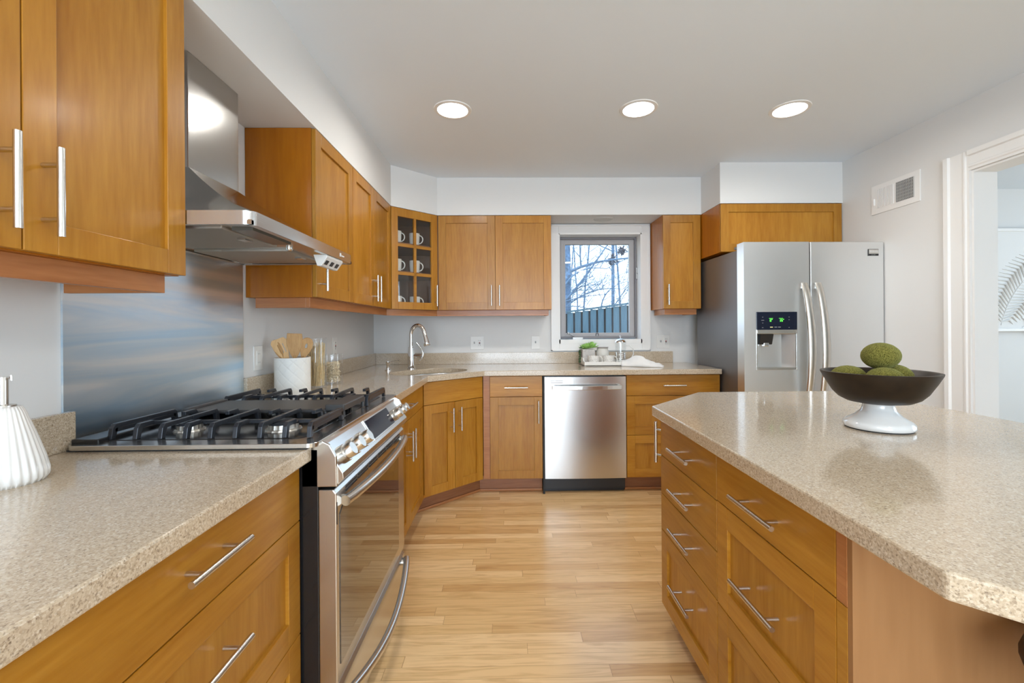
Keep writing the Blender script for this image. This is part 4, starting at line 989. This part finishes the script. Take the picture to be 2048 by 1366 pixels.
for i in range(95):
    f_ = random.random(); a = PI+random.uniform(-.9, .9); x = px_-.056-.012*random.random()-.006; y = py_-.03+.05*random.random(); z = tz+.128-f_*.118
    if f_ < .12: x = px_-.03-.04*random.random(); z = tz+.128+.01*random.random()
    mb.lathe((x, y, z), [(0, -.005), (.0042, -.003), (.0052, 0), (.0042, .003), (0, .005)], 6)
mb.build('trailing_pearls', greenB, t, smooth=60)
for x, y, lb in ((.690, 3.565, 'speckled cream mug at the front left of the tray'), (.812, 3.565, 'speckled cream mug at the front middle of the tray beside the press')):
    t = thing('mug', (x, y, tz), lb, 'mug', None); mug_parts(t, (x, y, tz), .046, .074, -.1, mugM, .97, .022)
t = thing('canister', (.790, 3.690, tz), 'pale ribbed ceramic canister behind the mugs on the tray', 'canister')
MB().lathe((.790, 3.690, tz), [(0, 0), (.050, 0), (.053, .01), (.053, .10), (.046, .115), (.046, .128), (0, .128)], 120, flute=.006, nf=24).build('canister_body', potMc := simple('cream_stoneware', (.68, .66, .61), .5), t, smooth=60)
MB().lathe((.790, 3.690, tz+.128), [(0, 0), (.043, 0), (.043, .004), (.050, .006), (.050, .010), (0, .011)], 40).build('lid', simple('lid_brown', (.35, .30, .25), .5), t, smooth=40)
fx_, fy_ = .935, 3.660
t = thing('french_press', (fx_, fy_, tz), 'glass french press coffee maker with chrome dome lid on the tray', 'coffee maker')
MB().lathe((fx_, fy_, tz), [(0, .004), (.044, .004), (.044, .175)], 36).build('glass_beaker', jarGlass, t, smooth=40)
mb = MB()
for z in (.006, .020, .034, .048, .062, .076, .090): mb.tube([(fx_+.0465*math.cos(2*PI*i/28), fy_+.0465*math.sin(2*PI*i/28), tz+z) for i in range(29)], .0022, 6)
for a in range(4): mb.tube([(fx_+.047*math.cos(a*PI/2+.6), fy_+.047*math.sin(a*PI/2+.6), tz), (fx_+.047*math.cos(a*PI/2+.6), fy_+.047*math.sin(a*PI/2+.6), tz+.095)], .0024, 6)
mb.build('wire_frame', chrome, t, smooth=60)
MB().lathe((fx_, fy_, tz+.178), [(0, .030), (.018, .028), (.036, .018), (.047, .004), (.048, 0), (.044, 0), (.034, .012), (0, .024)], 36).build('dome_lid', chrome, t, smooth=60)
MB().tube([(fx_, fy_, tz+.03), (fx_, fy_, tz+.222)], .0028, 8).lathe((fx_, fy_, tz+.218), [(0, 0), (.006, .001), (.009, .008), (.006, .015), (0, .017)], 16).lathe((fx_, fy_, tz+.03), [(0, 0), (.040, 0), (.040, .004), (0, .004)], 30).build('plunger', chrome, t, smooth=60)
hp = [(fx_+.046, fy_-.01, tz+.150), (fx_+.075, fy_-.018, tz+.150), (fx_+.100, fy_-.022, tz+.120), (fx_+.102, fy_-.022, tz+.080), (fx_+.085, fy_-.02, tz+.045), (fx_+.050, fy_-.01, tz+.030)]
MB().tube(hp, .0042, 8).build('handle', simple('clear_handle', (.75, .74, .70), .25), t, smooth=60)
# linen napkin over the tray end
mb = MB(); nu, nv = 44, 22; G = []
def prof_h(u):   # height along x, u 0..1
    pts_ = [(0, .040), (.12, .043), (.28, .066), (.38, .082), (.48, .080), (.60, .060), (.72, .040), (.82, .030), (.92, .026), (1, .008)]
    for (a, h0), (b_, h1) in zip(pts_, pts_[1:]):
        if u <= b_: f_ = (u-a)/(b_-a); f_ = f_*f_*(3-2*f_); return h0+(h1-h0)*f_
    return .008
for i in range(nu+1):
    u = i/nu; row = []
    for j in range(nv+1):
        v_ = j/nv; ca = math.cos((v_-.5)*PI); x = .895+.300*u+.02*math.sin(v_*5); w_ = .075-.03*abs(u-.5)
        y = 3.468+.11*max(0, .7-u) - .02*(u) + (v_-.5)*2*w_
        hmin = .038 if (x < 1.085 and y > 3.495) else .002
        h_ = max(prof_h(u)*ca**.55 + .004*math.sin(u*23+v_*9)*ca, hmin if ca > .05 else (.038 if (x < 1.08 and y > 3.50) else .002))
        if x < 1.08 and 3.49 < y: h_ = max(h_, .039)
        row.append(mb.v((x, y, TZ+h_)))
    G.append(row)
for i in range(nu):
    for j in range(nv): mb.face([G[i][j], G[i+1][j], G[i+1][j+1], G[i][j+1]])
o = mb.build('napkin', linen, None, smooth=80, loc=(1.05, 3.47, TZ)); tag(o, 'crumpled white linen napkin draped over the right end of the tray', 'napkin')
o.modifiers.new('solid', 'SOLIDIFY').thickness = .0025

# ---------------------------------------------------------------- pedestal bowl with moss balls
bx, by = 1.128, 1.325
t = thing('pedestal_bowl', (bx, by, CZ1), 'dark wooden bowl on a white pedestal on the island', 'bowl')
MB().lathe((bx, by, CZ1), [(0, 0), (.083, 0), (.083, .004), (0, .004)], 48).build('base_pad', rubber, t)
MB().lathe((bx, by, CZ1+.004), [(0, 0), (.086, 0), (.089, .004), (.088, .014), (.080, .022), (.058, .036), (.044, .052), (.039, .068), (.042, .078), (0, .078)], 56).build('pedestal', pedM, t, smooth=50)
MB().lathe((bx, by, CZ1+.078), [(0, 0), (.055, .0), (.080, .005), (.100, .016), (.116, .034), (.134, .066), (.146, .090), (.147, .095), (.143, .096), (.136, .093), (.123, .066), (.105, .036), (.088, .020), (.06, .010), (0, .008)], 72).build('bowl', bowlM, t, smooth=50)
def moss(x, y, z, rx, ry, rz, label, k):
    mb = MB(); rnd = random.Random(k)
    bmesh.ops.create_uvsphere(mb.bm, u_segments=36, v_segments=24, radius=1)
    for v_ in mb.bm.verts: v_.co = Vector((v_.co.x*rx, v_.co.y*ry, v_.co.z*rz))*(1+rnd.uniform(-.008, .008)) + Vector((x, y, z))
    o = mb.build('moss_ball', mossM, None, smooth=180, loc=(x, y, z-rz)); tag(o, label, 'moss ball', 'green moss balls in the bowl'); 
zb = CZ1+.078
moss(bx+.004, by-.005, zb+.143, .050, .048, .040, 'green moss ball resting on top of the other moss balls', 1)
moss(bx-.066, by+.034, zb+.074, .048, .050, .037, 'green moss ball at the left side of the bowl', 2)
moss(bx-.030, by-.058, zb+.073, .048, .050, .040, 'green moss ball at the front middle of the bowl', 3)
moss(bx+.066, by+.022, zb+.078, .048, .052, .037, 'green moss ball at the right side of the bowl', 4)

# ---------------------------------------------------------------- relief artwork in the dining room
t = thing('wall_art', (5.0, YB, 1.1), 'white framed palm leaf relief on the wall beyond the doorway', 'artwork')
ax0, ax1, az0, az1 = 4.05, 5.35, 1.165, 2.075
MB().box(ax0, ax1, YB-.03, YB-.012, az0, az1).build('panel', artM, t)
ring(MB(), ax0, ax1, az0, az1, .025, YB-.045, YB-.001).build('frame', trimM, t, bevel=.003)
mb = MB()
def frond(mb, p0, p1, p2, n, L):
    last = None; sp = []
    for i in range(n+1):
        u = i/n; p = Vector(p0)*(1-u)**2 + Vector(p1)*2*u*(1-u) + Vector(p2)*u*u; sp.append(p)
    mb.tube([(p.x, YB-.028, p.y) for p in sp], .006, 6)
    for i in range(1, n):
        d = (sp[i+1]-sp[i-1]).normalized(); nrm = Vector((-d.y, d.x)); l_ = L*math.sin(PI*(i/n)**.7)**.6
        for s in (1, -1):
            a = sp[i]; b_ = a+(nrm*s*.85+d*.5)*l_*.55; c = a+(nrm*s*.9+d*.05)*l_
            mb.tube([(a.x, YB-.03, a.y), (b_.x, YB-.036, b_.y), (c.x, YB-.03, c.y)], [.004, .009, .003], 6)
frond(mb, Vector((4.36, 1.22)), Vector((4.45, 1.65)), Vector((5.05, 1.98)), 30, .24)
frond(mb, Vector((4.55, 1.20)), Vector((4.85, 1.35)), Vector((5.25, 1.75)), 24, .18)
frond(mb, Vector((4.30, 1.22)), Vector((4.12, 1.55)), Vector((4.25, 1.95)), 24, .16)
mb.build('palm_relief', artM, t, smooth=60)
r = sroot('window_3', (6.6, 1.6, .45)); mb = MB()
for y in (.3, 1.57, 2.84): mb.box(6.6, 6.68, y, y+.06, .45, 2.35)
mb.box(6.6, 6.68, .3, 2.9, .45, .51).box(6.6, 6.68, .3, 2.9, 2.29, 2.35).build('window_frame', trimM, r)

# ---------------------------------------------------------------- outside
g = MB().box(-14, 18, YB+wall_t+.02, 26, -.6, -.5).build('lawn', grassM); struct(g, 'winter ground outside the window')
t = thing('wooden_fence', (1.3, 7.5, -.5), 'weathered wooden board fence outside the window', 'fence')
def ftop(x): return 1.470 + .130*(x-.95)
mb = MB(); i = 0; x = -1.2
for i in range(40):
    x0 = -1.5+i*.132; w_ = .098; zt = ftop(x0)
    p = MB().box(x0, x0+w_, 7.50, 7.52, -.5, zt)
    mb.box(x0, x0+w_, 7.50, 7.52, -.5, zt)
mb.build('front_boards', fenceM, t, bevel=.003)
mb = MB()
for i in range(40):
    x0 = -1.5+i*.132+.066; mb.box(x0, x0+.1, 7.545, 7.565, -.5, ftop(x0)-.01)
mb.build('rear_boards', fenceD, t)
mb = MB(); A = [(-1.6, ftop(-1.6)), (4, ftop(4)), (4, ftop(4)+.03), (-1.6, ftop(-1.6)+.03)]
fa = [mb.v((x, 7.48, z)) for x, z in A]; fb = [mb.v((x, 7.59, z)) for x, z in A]; mb.face(fa); mb.face(fb[::-1])
for k in range(4): j = (k+1) % 4; mb.face([fa[k], fa[j], fb[j], fb[k]])
mb.build('cap_rail', fenceM, t)
def tree(x, y, r0, hgt, label, lean, nb, seed, branches=()):
    rnd = random.Random(seed); t = thing('bare_tree', (x, y, -.5), label, 'tree', 'bare trees beyond the fence')
    p = [(x+lean*i/8+.02*rnd.uniform(-1, 1), y, -.5+hgt*i/8) for i in range(9)]
    MB().tube(p, [r0*(1-.45*i/8) for i in range(9)], 12).build('trunk', barkM, t, smooth=60)
    mb = MB()
    def br(p0, d, L, r, depth):
        n = 6; pts_ = [Vector(p0)]; d = Vector(d).normalized(); cur = Vector((rnd.uniform(-.5, .5), rnd.uniform(-.3, .3), rnd.uniform(-.6, .35)))
        for i in range(n):
            d = (d+cur*.16+Vector((rnd.uniform(-.07, .07), rnd.uniform(-.07, .07), rnd.uniform(-.06, .06)))).normalized(); pts_.append(pts_[-1]+d*L/n)
        mb.tube(pts_, [r*(1-.75*i/n) for i in range(n+1)], 4 if depth < 2 else 5, cap=False)
        if depth > 0:
            for k in range(4 if depth > 1 else 5):
                q = pts_[rnd.randint(1, n-1)]; dd = (d*.6+Vector((rnd.uniform(-1, 1), rnd.uniform(-.5, .5), rnd.uniform(-.2, .9)))).normalized()
                br(q, dd, L*rnd.uniform(.4, .7), r*.5, depth-1)
    for i in range(nb):
        f_ = rnd.uniform(.3, 1); q = (x+lean*f_, y, -.5+hgt*f_)
        a = rnd.uniform(0, 2*PI); br(q, (math.cos(a), .5*math.sin(a), rnd.uniform(.1, 1)), rnd.uniform(.8, 1.8)*hgt/5, r0*.28, 2)
    for pts_, r in branches:
        n = len(pts_); mb.tube([Vector(q) for q in pts_], [r*(1-.7*i/(n-1)) for i in range(n)], 6, cap=False)
        for k in range(7):
            q = Vector(pts_[rnd.randint(0, n-1)]); br(q, (rnd.uniform(-.3, 1), rnd.uniform(-.3, .3), rnd.uniform(.2, 1)), .6, r*.35, 1)
    mb.build('branches', twigM, t); return t
def arc(x0, z0, x1, z1, x2, z2, y, n=9):
    return [((1-u)**2*x0+2*u*(1-u)*x1+u*u*x2, y, (1-u)**2*z0+2*u*(1-u)*z1+u*u*z2) for u in [i/(n-1) for i in range(n)]]
Y1_ = 8.6
tree(1.125, Y1_, .115, 6.0, 'thick trunked bare tree at the left edge of the window view', .02, 3, 3, [
    (arc(1.10, 1.75, 1.45, 2.1, 2.05, 3.0, Y1_-.1), .030), (arc(1.10, 2.05, 1.35, 2.45, 1.9, 2.35, Y1_-.15), .022), (arc(1.10, 1.62, 1.6, 2.05, 2.2, 1.95, Y1_-.2), .018),
    (arc(1.08, 1.72, 1.5, 1.85, 1.95, 1.85, Y1_-.25), .013), (arc(1.08, 1.62, 1.4, 1.65, 1.75, 1.5, Y1_-.3), .012), (arc(1.75, 1.5, 1.75, 2.0, 2.3, 2.1, Y1_-.3), .016), (arc(1.85, 1.5, 2.1, 1.7, 2.25, 2.05, Y1_-.35), .014)])
t = tree(2.57, 10.8, .05, 6.2, 'slim bare tree at the right of the window view carrying dry leaf clusters', .03, 12, 11)
mb = MB(); rnd = random.Random(5)
for cx_, cz_, S in ((2.56, 2.86, .15), (2.78, 3.10, .11)):
    for k in range(90):
        d = Vector((rnd.gauss(0, 1), rnd.gauss(0, 1), rnd.gauss(0, 1))).normalized(); leaf(mb, Vector((cx_, 10.7, cz_))+d*S*rnd.random()*.7, d+Vector((0, 0, -.5)), .09, .022)
o = mb.build('dry_leaves', leafM, t); o['kind'] = 'stuff'
tree(2.05, 13.0, .030, 6.0, 'slim bare tree behind the middle of the window view', .5, 24, 21)
tree(3.9, 14.5, .04, 6.5, 'bare tree farthest right in the window view', -.5, 24, 33)
tree(1.9, 15.5, .032, 5.5, 'bare tree between the thick trunk and the window centre', .5, 24, 41)
tree(3.0, 18, .035, 6.5, 'distant bare tree at the centre of the window view', -.4, 24, 52)
